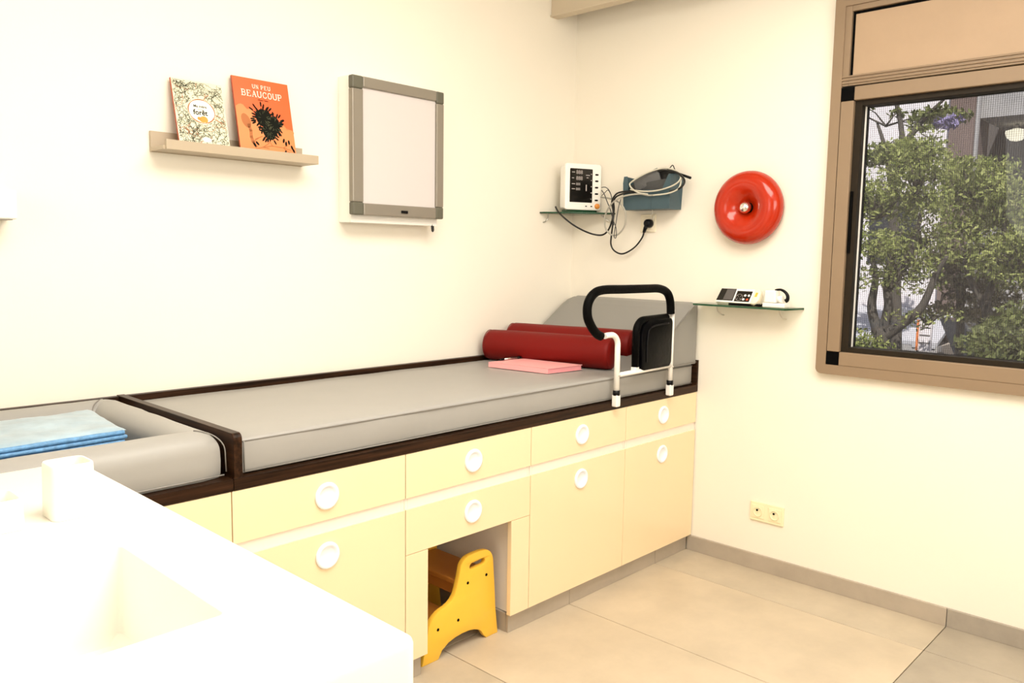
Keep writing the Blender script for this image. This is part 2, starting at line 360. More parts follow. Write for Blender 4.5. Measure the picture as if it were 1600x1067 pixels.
# ================================================================== CABINETS
H1, H2, H3, H4, H5 = .7505, .6087, .5745, .0729, .4262
V = [-3.3, -2.2804, -1.711, -1.1352, -.5541, -.004]
def pull(par, x, z):
    bm = NB(); lathe(bm, [(.0385, 0), (.0395, .003), (.0375, .0065), (.0330, .0080), (.0285, .0070), (.0245, .0025), (.0225, .0012), (0, .0012)], (x, D, z), (0, -1, 0), 48)
    obj('finger_pull', bm, M['pull'], par)
def panel(name, par, x0, x1, z0, z1, g=.0014): return B(name, M['front'], par, x0+g, x1-g, D, D+.019, z0+g*.6, z1-g*.6, bev=.0007, seg=1)
labs = ['cream cabinet unit at far left behind the white washbasin counter', 'cream cabinet with one drawer and tall door beside the white counter',
        'cream cabinet with two drawers over the open bay holding yellow stool', 'cream cabinet with drawer and door just right of the stool bay', 'cream cabinet with drawer and door in the corner by window wall']
for i in range(5):
    x0, x1 = V[i], V[i+1]; cx = (x0+x1)/2
    u = thing('cabinet', labs[i], 'cabinet', (cx, -.38, .0729), 'cream cabinet units under the bed')
    bm = NB(); t = .018; yb = D+.0195
    zb = .074
    if i != 2:
        box(bm, x0+.001, x0+t, yb, -.002, zb, .748); box(bm, x1-t, x1-.001, yb, -.002, zb, .748)
        box(bm, x0+t, x1-t, yb, -.002, zb, zb+t); box(bm, x0+t, x1-t, yb+.02, -.002, .73, .748); box(bm, x0+t, x1-t, -.02, -.002, zb, .748)
    else:
        box(bm, x0+.001, x0+t, yb, -.002, zb, .748); box(bm, x1-t, x1-.001, yb, -.002, zb, .748)
        box(bm, -1.2145, -1.196, yb, -.002, zb, .43); box(bm, -1.655, -1.636, yb, -.002, zb, .43)
        box(bm, x0+t, x1-t, yb, -.002, .43, .446); box(bm, x0+t, x1-t, yb+.02, -.002, .73, .748); box(bm, x0+t, x1-t, -.02, -.002, .446, .748)
        box(bm, -1.636, -1.2145, -.02, -.002, .0729, .43)
    obj('carcass', bm, M['carc'], u)
    d = panel('drawer', u, x0, x1, H2, H1); 
    if i: pull(d, cx, .680)
    bm = NB(); box(bm, x0+.0008, x1-.0008, D+.006, D+.0195, H3-.002, H2+.003)
    for sx in (x0+.012, x1-.012, x1-.004): box(bm, sx-.0012, sx+.0012, D+.0045, D+.0065, H3-.001, H2+.001)
    obj('grip_channel', bm, M['chan'], u)
    if i in (1, 3, 4):
        dd = panel('door', u, x0, x1, H4, H3); pull(dd, cx, .506)
    elif i == 0:
        panel('door', u, x0, x0+.5, H4, H3); panel('door', u, x0+.5, x1, H4, H3)
    else:
        dd = panel('drawer', u, x0, x1, H5, H3); pull(dd, cx, .506)
        panel('side_filler', u, x0, -1.6176, H4, H5); panel('side_filler', u, -1.233, x1, H4, H5)
# ------------------------------------------------------------------ walnut trays
tr = thing('bed_tray', 'dark walnut tray shelf with divider that holds the long grey mattress', 'bed base', (-1.1, -.38, .7515))
B('board', M['walnut'], tr, -2.274, 0, -.7645, 0, .7515, .783, bev=.001)
B('back_rim', M['walnut'], tr, -2.2485, 0, -.024, 0, .783, .898, bev=.002)
bm = NB(); prism(bm, [(-2.2725, -.7645, .783), (-2.2725, -.7645, .884)]+[(-2.2725, -.7645+.016*(1-math.cos(math.radians(a))), .884+.016*math.sin(math.radians(a))) for a in (20, 45, 70, 90)]+[(-2.2725, 0, .900), (-2.2725, 0, .783)], (.0235, 0, 0), .0012); obj('divider', bm, M['walnuty'], tr)
B('end_panel', M['walnuty'], tr, -.012, 0, -.7645, -.024, .783, .897, bev=.001)
tl = thing('changing_tray', 'dark walnut tray shelf at left under the grey changing cushion', 'bed base', (-2.79, -.38, .7515))
B('board', M['walnut'], tl, -3.3, -2.2755, -.7645, 0, .7515, .783, bev=.001)
B('back_rim', M['walnut'], tl, -3.3, -2.2735, -.024, 0, .783, .898, bev=.002)
# ------------------------------------------------------------------ mattress
def softbox(x0, x1, y0, y1, z0, z1, bev, nx, ny, amp, seed=0, droop=0):
    bm = NB(); box(bm, x0, x1, y0, y1, z0, z1)
    bmesh.ops.bevel(bm, geom=bm.edges[:], offset=bev, segments=3, profile=.55, affect='EDGES')
    for ax, n, a, b in ((0, nx, x0+bev, x1-bev), (1, ny, y0+bev, y1-bev)):
        for k in range(1, n):
            co = [0, 0, 0]; co[ax] = a+(b-a)*k/n; no = [0, 0, 0]; no[ax] = 1
            bmesh.ops.bisect_plane(bm, geom=bm.verts[:]+bm.edges[:]+bm.faces[:], plane_co=co, plane_no=no)
    for v in bm.verts:
        if v.co.z > z0+.012:
            nz = noise.noise(v.co*5+Vector((seed, 0, 0))); n2 = noise.noise(v.co*17+Vector((0, seed, 3)))
            v.co.z += amp*nz+amp*.4*n2
            if v.co.y < y0+.02: v.co.y += (amp*nz*1.2+amp*.5*n2)
    return bm
mt = thing('mattress', 'long grey vinyl exam mattress lying in the walnut tray', 'mattress', (-1.1, -.38, .784))
o = obj('cover', softbox(-2.2475, -.014, -.742, -.028, .7835, .880, .014, 30, 8, .0016), M['vinyl'], mt, 40)
def piping(par, loop, r=.0022, m=M['seam'], name='seam'):
    bm = NB(); tube(bm, loop, r, 6); return obj(name, bm, m, par)
yf = -.7435
piping(mt, [(-2.2435, yf+.003, .871), (-1.6, yf, .872), (-.9, yf, .871), (-.02, yf+.001, .871)])
piping(mt, [(-2.2435, yf+.001, .790), (-1.6, yf, .790), (-.9, yf, .790), (-.02, yf+.001, .790)])
piping(mt, [(-2.2335, yf, .790), (-2.234, yf-.001, .83), (-2.2335, yf, .872)], .0018)
piping(mt, [(-2.2415, yf+.006, .876), (-2.2415, -.4, .879), (-2.2415, -.04, .879)], .0018)
# wedge at the corner (soft: yields under the bolster resting on it)
bA, bB, rB = Vector((-.480, -.034, .975)), Vector((-.322, -.628, .975)), .068
cA, cB, rA = Vector((-.630, -.034, .951)), Vector((-.472, -.632, .951)), .0695
def ztop(x): return 1.160 if x > -.055 else 1.160-(-.055-x)*.655
def wedge():
    bm = NB(); xs = [-.016-k*(.47/32) for k in range(33)]; ys = [-.028-k*(.728/24) for k in range(25)]
    ax = (bB-bA); L = ax.length; axn = ax/L
    def h(x, y):
        z = min(ztop(x), ztop(x)); e = min(abs(y+.028), abs(y+.756)); z -= .012*max(0, 1-e/.02)**2
        if abs(x+.055) < .03: z -= .004
        # dent under bolster
        t = (Vector((x, y, 0))-Vector((bA.x, bA.y, 0))).dot(Vector((axn.x, axn.y, 0)))
        if -.02 < t < L+.02:
            px = Vector((bA.x, bA.y, 0))+Vector((axn.x, axn.y, 0))*t; dd = (Vector((x, y, 0))-px).length
            if dd < rB+.006: z = min(z, bA.z-math.sqrt(max(0, (rB+.006)**2-dd*dd)))
        return max(z, .8835)
    G = [[bm.verts.new((x, y, h(x, y))) for y in ys] for x in xs]
    Bt = [[bm.verts.new((x, y, .8815)) for y in ys] for x in xs]
    for i in range(32):
        for j in range(24):
            bm.faces.new((G[i][j], G[i+1][j], G[i+1][j+1], G[i][j+1])); bm.faces.new((Bt[i][j], Bt[i][j+1], Bt[i+1][j+1], Bt[i+1][j]))
        for j in (0, 24): bm.faces.new((G[i][j], G[i+1][j], Bt[i+1][j], Bt[i][j]))
    for j in range(24):
        for i in (0, 32): bm.faces.new((G[i][j], G[i][j+1], Bt[i][j+1], Bt[i][j]))
    return bm
wd = thing('wedge_cushion', 'grey vinyl wedge headrest on the mattress in the room corner', 'cushion', (-.2, -.39, .882))
obj('cover', wedge(), M['vinylw'], wd, 50)
piping(wd, [(-.02, -.763, 1.150), (-.055, -.763, 1.148), (-.20, -.763, 1.053), (-.46, -.7625, .888)], .0018)
piping(wd, [(-.02, -.7625, .890), (-.25, -.7625, .889), (-.45, -.7625, .887)], .0020)
def bolster(name, a, b, r, label):
    t = thing(name, label, 'bolster', ((a.x+b.x)/2, (a.y+b.y)/2, a.z-r), 'dark red bolsters on the bed')
    L = (b-a).length; bm = NB(); pr = [(0, 0), (r*.6, .0), (r*.86, .003), (r*.96, .010), (r, .024)]
    pr += [(r, .024+(L-.048)*k/10) for k in range(1, 11)]+[(r*.96, L-.010), (r*.86, L-.003), (r*.6, L), (0, L)]
    lathe(bm, pr, a, b-a, 40)
    for v in bm.verts: v.co += Vector((0, 0, 1))*.0015*noise.noise(v.co*9)
    obj('cover', bm, M['red'], t, 60)
    dr = (b-a).normalized(); o1 = dr.orthogonal().normalized(); o2 = dr.cross(o1)
    for e in (a+dr*.006, b-dr*.006):
        bm = NB(); tube(bm, [e+(o1*math.cos(q*math.pi/16)+o2*math.sin(q*math.pi/16))*r*.955 for q in range(32)], .0016, 6, closed=True); obj('seam', bm, M['red'], t)
bolster('bolster', cA, cB, rA, 'front dark red bolster cushion behind the pink folder')
bolster('bolster', bA, bB, rB, 'rear dark red bolster cushion against the grey wedge')
# pink folder + pen
pf = thing('folder', 'thick pink folder lying on the grey mattress before the bolsters', 'folder', (-.66, -.36, .882))
FL, FF, FR_ = Vector((-.824, -.228, 0)), Vector((-.784, -.530, 0)), Vector((-.582, -.548, 0)); FB = FL+(FR_-FF)
for nm, z0, z1, m, ins in (('cover', .8825, .8845, M['pink'], 0), ('sheets', .8845, .902, M['pinkd'], .004), ('cover', .902, .9045, M['pink'], 0)):
    ce = (FL+FF+FR_+FB)/4; q = [p+(ce-p).normalized()*ins for p in (FL, FF, FR_, FB)]
    bm = NB(); prism(bm, [(p.x, p.y, z0) for p in q], (0, 0, z1-z0), .0008); obj(nm, bm, m, pf)
bm = NB(); prism(bm, [(p.x, p.y, .8825) for p in (FL, FF, FF+(FR_-FF)*.008, FL+(FR_-FF)*.008)], (0, 0, .022)); obj('spine', bm, M['pink'], pf)
pa, pb = at(781, 562, 'z', .910), at(815, 558, 'z', .910)
pn = thing('pen', 'small black and clear pen on the pink folder', 'pen', (pa.x, pa.y, .9045))
bm = NB(); tube(bm, [pa+(pb-pa)*.16, pa+(pb-pa)*.84], .0040, 10); obj('barrel', bm, M['chromes'], pn)
bm = NB(); tube(bm, [pa, pa+(pb-pa)*.18], [.0030, .0050], 10); obj('cap', bm, M['blackp'], pn)
bm = NB(); tube(bm, [pa+(pb-pa)*.80, pb], .0048, 10); tube(bm, [pa+(pb-pa)*.5+Vector((0, 0, .005)), pb+Vector((0, 0, .005))], .0012, 6); obj('clip', bm, M['blackp'], pn)
# ------------------------------------------------------------------ bed rail
def arc3(c, r, a0, a1, y, n=8): return [(c[0]+r*math.cos(math.radians(a0+(a1-a0)*k/n)), y, c[1]+r*math.sin(math.radians(a0+(a1-a0)*k/n))) for k in range(n+1)]
RY = -.780; rl = thing('bed_rail', 'white tubular bed rail with black foam grip clamped to mattress edge', 'bed rail', (-.44, RY, .77))
P1x, P2x = -.652, -.262
bm = NB(); tube(bm, [(P1x, RY, .79), (P1x, RY, 1.0)]+arc3((P1x-.045, 1.012), .045, 0, 90, RY, 8)+[(P1x-.07, RY, 1.057), (P1x-.088, RY, 1.055)], .0115, 14); obj('post', bm, M['whitem'], rl)
bm = NB(); tube(bm, [(P2x, RY, .79), (P2x, RY, 1.14)], .0105, 14); obj('post', bm, M['whitem'], rl)
gp = [at(u, v, 'y', RY) for u, v in ((939, 525.5), (932, 521), (924, 510), (918, 494), (919, 474), (928, 459), (943, 453), (975, 452), (1010, 451), (1030, 451), (1042, 457), (1047, 470), (1048, 490))]
bm = NB(); tube(bm, bez(gp, 8), .0175, 16); obj('foam_grip', bm, M['foam'], rl)
for x in (P1x, P2x):
    B('post_sleeve', M['whitem'], rl, x-.0135, x+.0135, RY-.0135, RY+.0135, .766, .815, bev=.005, seg=3)
    bm = NB(); tube(bm, [(x, RY, .812), (x, RY, .832)], .0145, 14); obj('black_collar', bm, M['blackp'], rl)
    bm = NB(); tube(bm, [(x, RY, .7985-.006), (x, -.7655, .7925), ], .0075, 8); obj('foot_bar', bm, M['whitem'], rl)
    bm = NB(); lathe(bm, [(0, .003), (.004, .003), (.004, -.002)], (x, RY-.0115, .893), (0, -1, 0), 12); obj('bolt', bm, M['chromes'], rl)
bm = NB(); tube(bm, [(P1x, RY, .893), (P2x, RY, .897)], .0095, 12); obj('cross_bar', bm, M['whitem'], rl)
PY = RY+.004
bm = NB(); tube(bm, [(-.522, PY, .915), (-.522, PY, 1.055)]+arc3((-.472, 1.055), .050, 180, 90, PY)+[(-.30, PY, 1.109)], .0155, 14); obj('inner_grip', bm, M['foam'], rl)
B('grip_foot', M['whitem'], rl, -.536, -.508, PY-.012, PY+.012, .888, .915, bev=.003)
bm = NB(); pts = [(-.498, .905), (-.503, 1.05), (-.485, 1.088), (-.445, 1.108), (-.285, 1.106), (-.274, 1.09), (-.276, .915), (-.29, .898), (-.48, .896)]
prism(bm, [(a, PY-.018, b) for a, b in pts], (0, .036, 0), .006); obj('storage_pouch', bm, M['blackv'], rl, 40)
bm = NB(); tube(bm, [(-.47, PY-.020, .93), (-.468, PY-.021, 1.03), (-.44, PY-.021, 1.075), (-.31, PY-.020, 1.085)], .003, 6, smooth=True); obj('pouch_piping', bm, M['blackp'], rl)
# ------------------------------------------------------------------ changing cushion (U-shaped rolls around a pad)
cc = thing('changing_cushion', 'grey vinyl changing cushion with raised rolled edges at far left', 'cushion', (-2.8, -.39, .784))
def roll(path, w=.112, z0=.7845, h=.121, n=18):
    """path of (x,y) centres; profile: flat sides with a round top"""
    prof = [(-w/2+.004, 0), (-w/2, .010), (-w/2-.001, h*.35)]+[(-(w/2)*math.cos(math.pi*k/n), h*.56+(h*.44)*math.sin(math.pi*k/n)) for k in range(n+1)]+[(w/2+.001, h*.35), (w/2, .010), (w/2-.004, 0)]
    P = [Vector((a, b, 0)) for a, b in path]; bm = NB(); rings = []
    for i, p in enumerate(P):
        if i == 0: t = (P[1]-p).normalized(); s = 1
        elif i == len(P)-1: t = (p-P[-2]).normalized(); s = 1
        else:
            a = (p-P[i-1]).normalized(); b = (P[i+1]-p).normalized(); t = (a+b).normalized(); s = 1/max(.5, t.dot(a))
        nn = Vector((-t.y, t.x, 0))
        rings.append([bm.verts.new((p.x+nn.x*q*s, p.y+nn.y*q*s, z0+z+(.0025*noise.noise(Vector((p.x*12, p.y*12, q*20))) if z > .03 else 0))) for q, z in prof])
    k = len(prof)
    for A, Bq in zip(rings, rings[1:]):
        for j in range(k): bm.faces.new((A[j], A[(j+1) % k], Bq[(j+1) % k], Bq[j]))
    bm.faces.new(rings[0]); bm.faces.new(rings[-1][::-1]); return bm
xr = -2.3365; yfr, ybk = -.688, -.084
seg = [(-3.28+k*.05, ybk) for k in range(0, 18)]+[(xr-.03, ybk), (xr-.008, ybk-.008), (xr, ybk-.03)]
seg += [(xr, ybk-.03-k*(abs(yfr-ybk)-.045)/10) for k in range(1, 11)]+[(xr-.003, yfr+.003), (xr-.015, yfr)]+[(xr-.1-k*.05, yfr) for k in range(0, 18)]
obj('edge_roll', roll(seg), M['vinyl'], cc, 50)
bm = softbox(-3.27, xr-.055, yfr+.054, ybk-.054, .7845, .820, .01, 10, 6, .001, 4); obj('pad', bm, M['vinyl'], cc, 40)
yo = yfr-.0575
piping(cc, [(-3.2, yo, .792), (-2.7, yo, .792), (-2.4, yo, .792), (xr+.047, yo+.002, .793)])
hh_ = .121; pp_ = [(xr+.056*math.sin(math.pi/2*k/10)-.0035, yfr-.056*math.sin(math.pi/2*k/10)+.0035, .7848+hh_*.56+hh_*.44*math.cos(math.pi/2*k/10)) for k in range(11)]
piping(cc, pp_+[(xr+.0535, yfr-.0535, .80)], .0018)
bm = NB(); tube(bm, [(xr-.058, ybk-.050, .875), (xr-.045, ybk-.035, .898), (xr-.025, ybk-.012, .9055), (xr-.005, ybk+.012, .904)], .0018, 6, smooth=True); obj('crease_seam', bm, M['seam'], cc)
# packet of underpads
up = thing('underpad_packet', 'packet of folded blue and white disposable underpads on the changing cushion', 'underpads', (-2.66, -.32, .822))
dx, dy = Vector((-.36, -.055, 0)), Vector((-.045, -.36, 0)); oB = Vector((-2.44, -.272, 0))
dx = Vector((-.55, -.03, 0)); dy = Vector((-.030, -.335, 0))
for k in range(8):
    z0 = .8225+k*.0115; s = 0+.004*(k % 2)
    a = oB+dx*.01*k+dy*(.01+s); b = oB+dx*.99+dy*.01; c = oB+dx*.99+dy*(.985-s); d = oB+dy*(.985-s)+dx*.01*(k % 2)
    bm = NB(); prism(bm, [(p.x, p.y, z0) for p in (a, b, c, d)], (0, 0, .0109), .0046); obj('folded_pad', bm, M['bluep'], up, 50)
bm = NB(); NX, NY = 40, 28; G = []
for i in range(NX+1):
    row = []
    for j in range(NY+1):
        s, t = i/NX, j/NY; p = oB+dx*(s*.99+.004)+dy*(t*.965-.002)
        ed = min(s, t, 1-t)*1.0
        z = .9150+.006*(1-math.exp(-ed*14))+.004*noise.noise(Vector((p.x*9, p.y*9, 0)))+.0025*noise.noise(Vector((p.x*40, p.y*22, 4)))-.004*max(0, 1-ed/.02)
        row.append(bm.verts.new((p.x, p.y, z)))
    G.append(row)
for i in range(NX):
    for j in range(NY): bm.faces.new((G[i][j], G[i+1][j], G[i+1][j+1], G[i][j+1]))
obj('plastic_wrap', bm, M['bag'], up, 80)
# ================================================================== STOOL
st = thing('step_stool', 'yellow two-step childrens stool tucked in the open cabinet bay', 'step stool', (-1.42, -.55, 0))
prof = [(-1.599, 0), (-1.527, 0), (-1.510, .027), (-1.481, .044), (-1.45, .052), (-1.417, .0555), (-1.385, .055), (-1.359, .050), (-1.338, .042), (-1.325, .032), (-1.312, .012), (-1.300, 0), (-1.242, 0),
        (-1.255, .103), (-1.262, .20), (-1.270, .287), (-1.275, .302), (-1.283, .314), (-1.295, .323), (-1.308, .328), (-1.335, .331), (-1.363, .330), (-1.388, .328), (-1.404, .323), (-1.417, .314), (-1.426, .302), (-1.435, .265), (-1.447, .225),
        (-1.455, .205), (-1.466, .192), (-1.479, .183), (-1.494, .177), (-1.512, .173), (-1.530, .167), (-1.545, .158), (-1.558, .146), (-1.569, .128), (-1.574, .110), (-1.577, .085)]
def stoolside(y0, th):
    from mathutils.geometry import tessellate_polygon
    a = math.radians(3); hc = (-1.3475, .2875)
    hole = []
    for k in range(24):
        t = 2*math.pi*k/24; ex = .026*(1 if math.cos(t) > 0 else -1) + .0115*math.cos(t); hole.append((hc[0]+ex*math.cos(a), hc[1]+.0105*math.sin(t)+ex*math.sin(a)))
    bm = NB(); tris = tessellate_polygon([[Vector((x, 0, z)) for x, z in prof], [Vector((x, 0, z)) for x, z in hole]])
    allp = prof+hole; fv = [bm.verts.new((x, y0, z)) for x, z in allp]; bv = [bm.verts.new((x, y0+th, z)) for x, z in allp]
    for t in tris:
        bm.faces.new([fv[i] for i in t]); bm.faces.new([bv[i] for i in t][::-1])
    for lo, n in ((0, len(prof)), (len(prof), len(hole))):
        for i in range(n):
            j = (i+1) % n
            bm.faces.new((fv[lo+i], fv[lo+j], bv[lo+j], bv[lo+i]))
    bmesh.ops.recalc_face_normals(bm, faces=bm.faces[:])
    es = [e for e in bm.edges if len(e.link_faces) == 2 and e.calc_face_angle(0) > 1.3 and abs(e.verts[0].co.y-e.verts[1].co.y) < 1e-5]
    bmesh.ops.bevel(bm, geom=es, offset=.003, segments=2, profile=.5, affect='EDGES')
    return bm
obj('side_panel', stoolside(-.712, .020), M['stool'], st, 35); obj('side_panel', stoolside(-.405, .020), M['stool'], st, 35)
for nm, a in (('tread', (-1.432, -1.275, .226, .244)), ('tread', (-1.566, -1.425, .104, .122))):
    o = B(nm, M['stool_shaded'], st, a[0], a[1], -.6918, -.4052, a[2], a[3], bev=.003); o['label'] = 'step tread with shade painted in as orange-brown'
o = B('apron', M['stool_shaded'], st, -1.424, -1.410, -.6918, -.4052, .188, .2258); o = B('apron', M['stool_shaded'], st, -1.556, -1.542, -.6918, -.4052, .068, .1038)
for x, z in ((-1.394, .231), (-1.304, .235), (-1.438, .111), (-1.530, .107)):
    bm = NB(); lathe(bm, [(0, .0012), (.0048, .0012), (.0056, 0), (.0056, -.002)], (x, -.712, z), (0, -1, 0), 16); obj('screw_cap', bm, M['dark'], st)
# ================================================================== WHITE WASHBASIN COUNTER
ct = thing('washbasin_counter', 'large white washbasin counter with sunken basin in left foreground', 'washbasin', (-3.1, -1.36, 0))
cx0, cx1, cy0, cy1, cz = -3.62, -2.645, -1.945, -.776, .900
bx0, bx1, by0, by1 = -3.40, -2.779, -1.714, -1.367
def counter_top():
    bm = NB(); r = .022
    out = []
    for (x, y, a0) in ((cx1-r, cy0+r, -90), (cx1-.004, cy1-.004, 0), (cx0+.004, cy1-.004, 90), (cx0+.004, cy0+.004, 180)):
        rr = r if a0 == -90 else .004
        for k in range(7): a = math.radians(a0+15*k); out.append((x+rr*math.cos(a), y+rr*math.sin(a)))
    inn = []; ri = .012
    for (x, y, a0) in ((bx1-ri, by0+ri, -90), (bx1-ri, by1-ri, 0), (bx0+ri, by1-ri, 90), (bx0+ri, by0+ri, 180)):
        for k in range(7): a = math.radians(a0+15*k); inn.append((x+ri*math.cos(a), y+ri*math.sin(a)))
    n = len(out); def_ = lambda L, z, s=0: [bm.verts.new((x, y, z)) for x, y in L]
    def inset(L, d, c):
        return [(x+d*(c[0]-x)/max(1e-6, math.hypot(c[0]-x, c[1]-y)), y+d*(c[1]-y)/max(1e-6, math.hypot(c[0]-x, c[1]-y))) for x, y in L]
    co = ((cx0+cx1)/2, (cy0+cy1)/2); ci = ((bx0+bx1)/2, (by0+by1)/2)
    rings = [def_(out, cz-.159), def_(out, cz-.006), def_(inset(out, .0018, co), cz-.0018), def_(inset(out, .006, co), cz),
             def_(inset(inn, -.002, ci), cz), def_(inn, cz-.002), def_(inset(inn, .004, ci), cz-.143), def_(inset(inn, .02, ci), cz-.157)]
    for A, Bq in zip(rings, rings[1:]):
        for k in range(n): bm.faces.new((A[k], A[(k+1) % n], Bq[(k+1) % n], Bq[k]))
    bm.faces.new(rings[-1])
    dn = [bm.verts.new(v.co) for v in rings[0]]
    return bm
bm = counter_top(); bmesh.ops.delete(bm, geom=[v for v in bm.verts if not v.link_faces], context='VERTS'); obj('basin_top', bm, M['solid'], ct, 40)
bm = NB(); t = .02
r = .022
poly = [(cx1-.0015-(r-r*math.cos(math.radians(a))), cy0+.0015+r-r*math.sin(math.radians(90-a) if 0 else math.radians(90-a)) if 0 else cy0+.0015+r*(1-math.cos(math.radians(90-a))), 0) for a in range(0, 91, 15)]
box(bm, cx0+.002, cx1-.003, cy0+.024, cy1, .0, cz-.16); box(bm, cx0+.002, cx1-.024, cy0+.002, cy0+.024, .0, cz-.16)
tube(bm, [(cx1-.0245, cy0+.0235, 0), (cx1-.0245, cy0+.0235, cz-.16)], .0215, 24)
obj('cabinet_body', bm, M['solid'], ct, 40)
bm = NB(); lathe(bm, [(0, .002), (.02, .002), (.024, 0), (.024, -.002)], ((bx0+bx1)/2, (by0+by1)/2, cz-.1565), (0, 0, 1), 24); obj('drain', bm, M['chrome'], ct)
# square white tumbler with rounded corners, hollow
def squarecup(name, label, cat, cx, cy, w, d, h, z, th=.005, rc=.016, flare=.05):
    bm = NB()
    def ring(s, zz, ins=0):
        out = []; a_, b_ = w/2*s-ins, d/2*s-ins; r_ = max(.003, rc-ins)
        for sx, sy, a0 in ((1, 1, 0), (-1, 1, 90), (-1, -1, 180), (1, -1, 270)):
            for k in range(6): a = math.radians(a0+18*k); out.append(bm.verts.new((cx+sx*(a_-r_)+r_*math.cos(a), cy+sy*(b_-r_)+r_*math.sin(a), zz)))
        return out
    R_ = [ring(1+flare, z), ring(1+flare*.3, z+h*.7), ring(1, z+h-.003), ring(1, z+h, .0015), ring(1, z+h, th-.001), ring(1, z+h-.003, th), ring(1.02, z+.008, th)]
    for A, Bq in zip(R_, R_[1:]):
        for k in range(24): bm.faces.new((A[k], A[(k+1) % 24], Bq[(k+1) % 24], Bq[k]))
    bm.faces.new(R_[0][::-1]); bm.faces.new(R_[-1])
    return tag(obj(name, bm, M['solid'], None, 40), label, cat)
squarecup('tumbler', 'white square tumbler standing on the washbasin counter', 'cup', -2.783, -1.152, .070, .070, .094, cz+.0005, rc=.016)
squarecup('soap_dish', 'small white dish on the counter, cut by left photo edge', 'dish', -2.905, -1.150, .085, .075, .052, cz+.0005, rc=.012)
# ================================================================== THINGS ON THE LEFT WALL
sh = thing('picture_ledge', 'beige wall ledge with two picture books standing on it', 'shelf', (-1.862, -.05, 1.675))
B('back_plate', M['ledge'], sh, -2.143, -1.590, -.012, 0, 1.675, 1.741, bev=.001)
B('base_plate', M['ledge'], sh, -2.143, -1.586, -.100, -.0125, 1.677, 1.689, bev=.001)
B('front_lip', M['ledge'], sh, -2.135, -1.583, -.108, -.096, 1.6775, 1.708, bev=.001)
def strokes(bm, F, lines, w, z=0):
    for ln in lines:
        for (a, b) in zip(ln, ln[1:]):
            a = Vector(a); b = Vector(b); d = b-a
            if d.length < 1e-7: continue
            n = Vector((-d.y, d.x)).normalized()*w/2; e = d.normalized()*w*.3
            bm.faces.new([bm.verts.new(F @ Vector((p.x, p.y, z))) for p in (a-e-n, b+e-n, b+e+n, a-e+n)])
def blob(bm, F, c, rx, ry, z=0, n=20, ang=0, wob=0, seed=0):
    vs = []
    for k in range(n):
        t = 2*math.pi*k/n; q = 1+wob*noise.noise(Vector((math.cos(t)*1.5+seed, math.sin(t)*1.5, seed)))
        x, y = rx*q*math.cos(t), ry*q*math.sin(t)
        vs.append(bm.verts.new(F @ Vector((c[0]+x*math.cos(ang)-y*math.sin(ang), c[1]+x*math.sin(ang)+y*math.cos(ang), z))))
    bm.faces.new(vs)
def book(label, x0, x1, h, mc, ms):
    yb, yt = -.078, -.020; th = .006; dz = math.sqrt(h*h-(yt-yb)**2); z0 = 1.6915
    F = frame((x0, yb, z0), (1, 0, 0), (0, yt-yb, dz)); w = x1-x0; nrm = F.to_3x3() @ Vector((0, 0, 1))
    t = thing('picture_book', label, 'book', ((x0+x1)/2, -.05, 1.6895), 'picture books on the wall ledge')
    def slab(nm, s0, s1, t0, t1, a, b, m):
        bm = NB(); prism(bm, [F @ Vector((s, tt, a)) for s, tt in ((s0, t0), (s1, t0), (s1, t1), (s0, t1))], nrm*(b-a)); return obj(nm, bm, m, t)
    slab('front_cover', .001, w, 0, h, -.0012, 0, mc); slab('back_cover', .001, w, 0, h, -th-.0012, -th, ms)
    slab('pages', .001, w-.002, .002, h-.002, -th, -.0012, M['pages']); slab('spine', 0, .001, 0, h, -th-.0012, 0, ms)
    return t, F, w, h
# book one
bt, F, w, h = book('cream picture book with branching twig pattern and oval title', -2.078, -1.905, .232, M['coverw'], M['spine'])
rnd = random.Random(3); cen = (w*.52, h*.56); ex, ey = .045, .040
def inell(p, k=1.06): return ((p[0]-cen[0])/(ex*k))**2+((p[1]-cen[1])/(ey*k))**2 < 1
for mt_, seed, cnt, wd_ in ((M['inkg'], 1, 190, .0012), (M['ink'], 2, 60, .0012), (M['inkb'], 5, 22, .0014)):
    rnd.seed(seed); L_ = []
    for k in range(cnt):
        p = [rnd.uniform(.004, w-.004), rnd.uniform(.02, h-.004)]; a = rnd.uniform(0, 6.28); ln = [tuple(p)]
        for q in range(rnd.randint(5, 10)):
            a += rnd.uniform(-.9, .9); p = [p[0]+.0062*math.cos(a), p[1]+.0062*math.sin(a)]
            if not (.002 < p[0] < w-.002 and .003 < p[1] < h-.002) or inell(p): break
            ln.append(tuple(p))
            if rnd.random() < .45:
                b = a+rnd.choice((-1, 1)); e = (p[0]+.006*math.cos(b), p[1]+.006*math.sin(b))
                if .002 < e[0] < w-.002 and .003 < e[1] < h-.002 and not inell(e): L_.append([tuple(p), e])
        if len(ln) > 1 and not inell(ln[0]): L_.append(ln)
    bm = NB(); strokes(bm, F, L_, wd_, .0003); o = obj('twig_print', bm, mt_, bt); o['kind'] = 'stuff'
bm = NB(); rnd.seed(9)
for k in range(70):
    p = (rnd.uniform(.006, w-.006), rnd.uniform(.02, h-.006))
    if not inell(p, 1.15): blob(bm, F, p, rnd.uniform(.0015, .003), .0014, .00035, 6, rnd.uniform(0, 3))
o = obj('leaf_print', bm, M['inkg'], bt); o['kind'] = 'stuff'
bm = NB(); blob(bm, F, cen, ex, ey, .0004, 32); obj('title_oval', bm, M['inkw'], bt)
bm = NB()
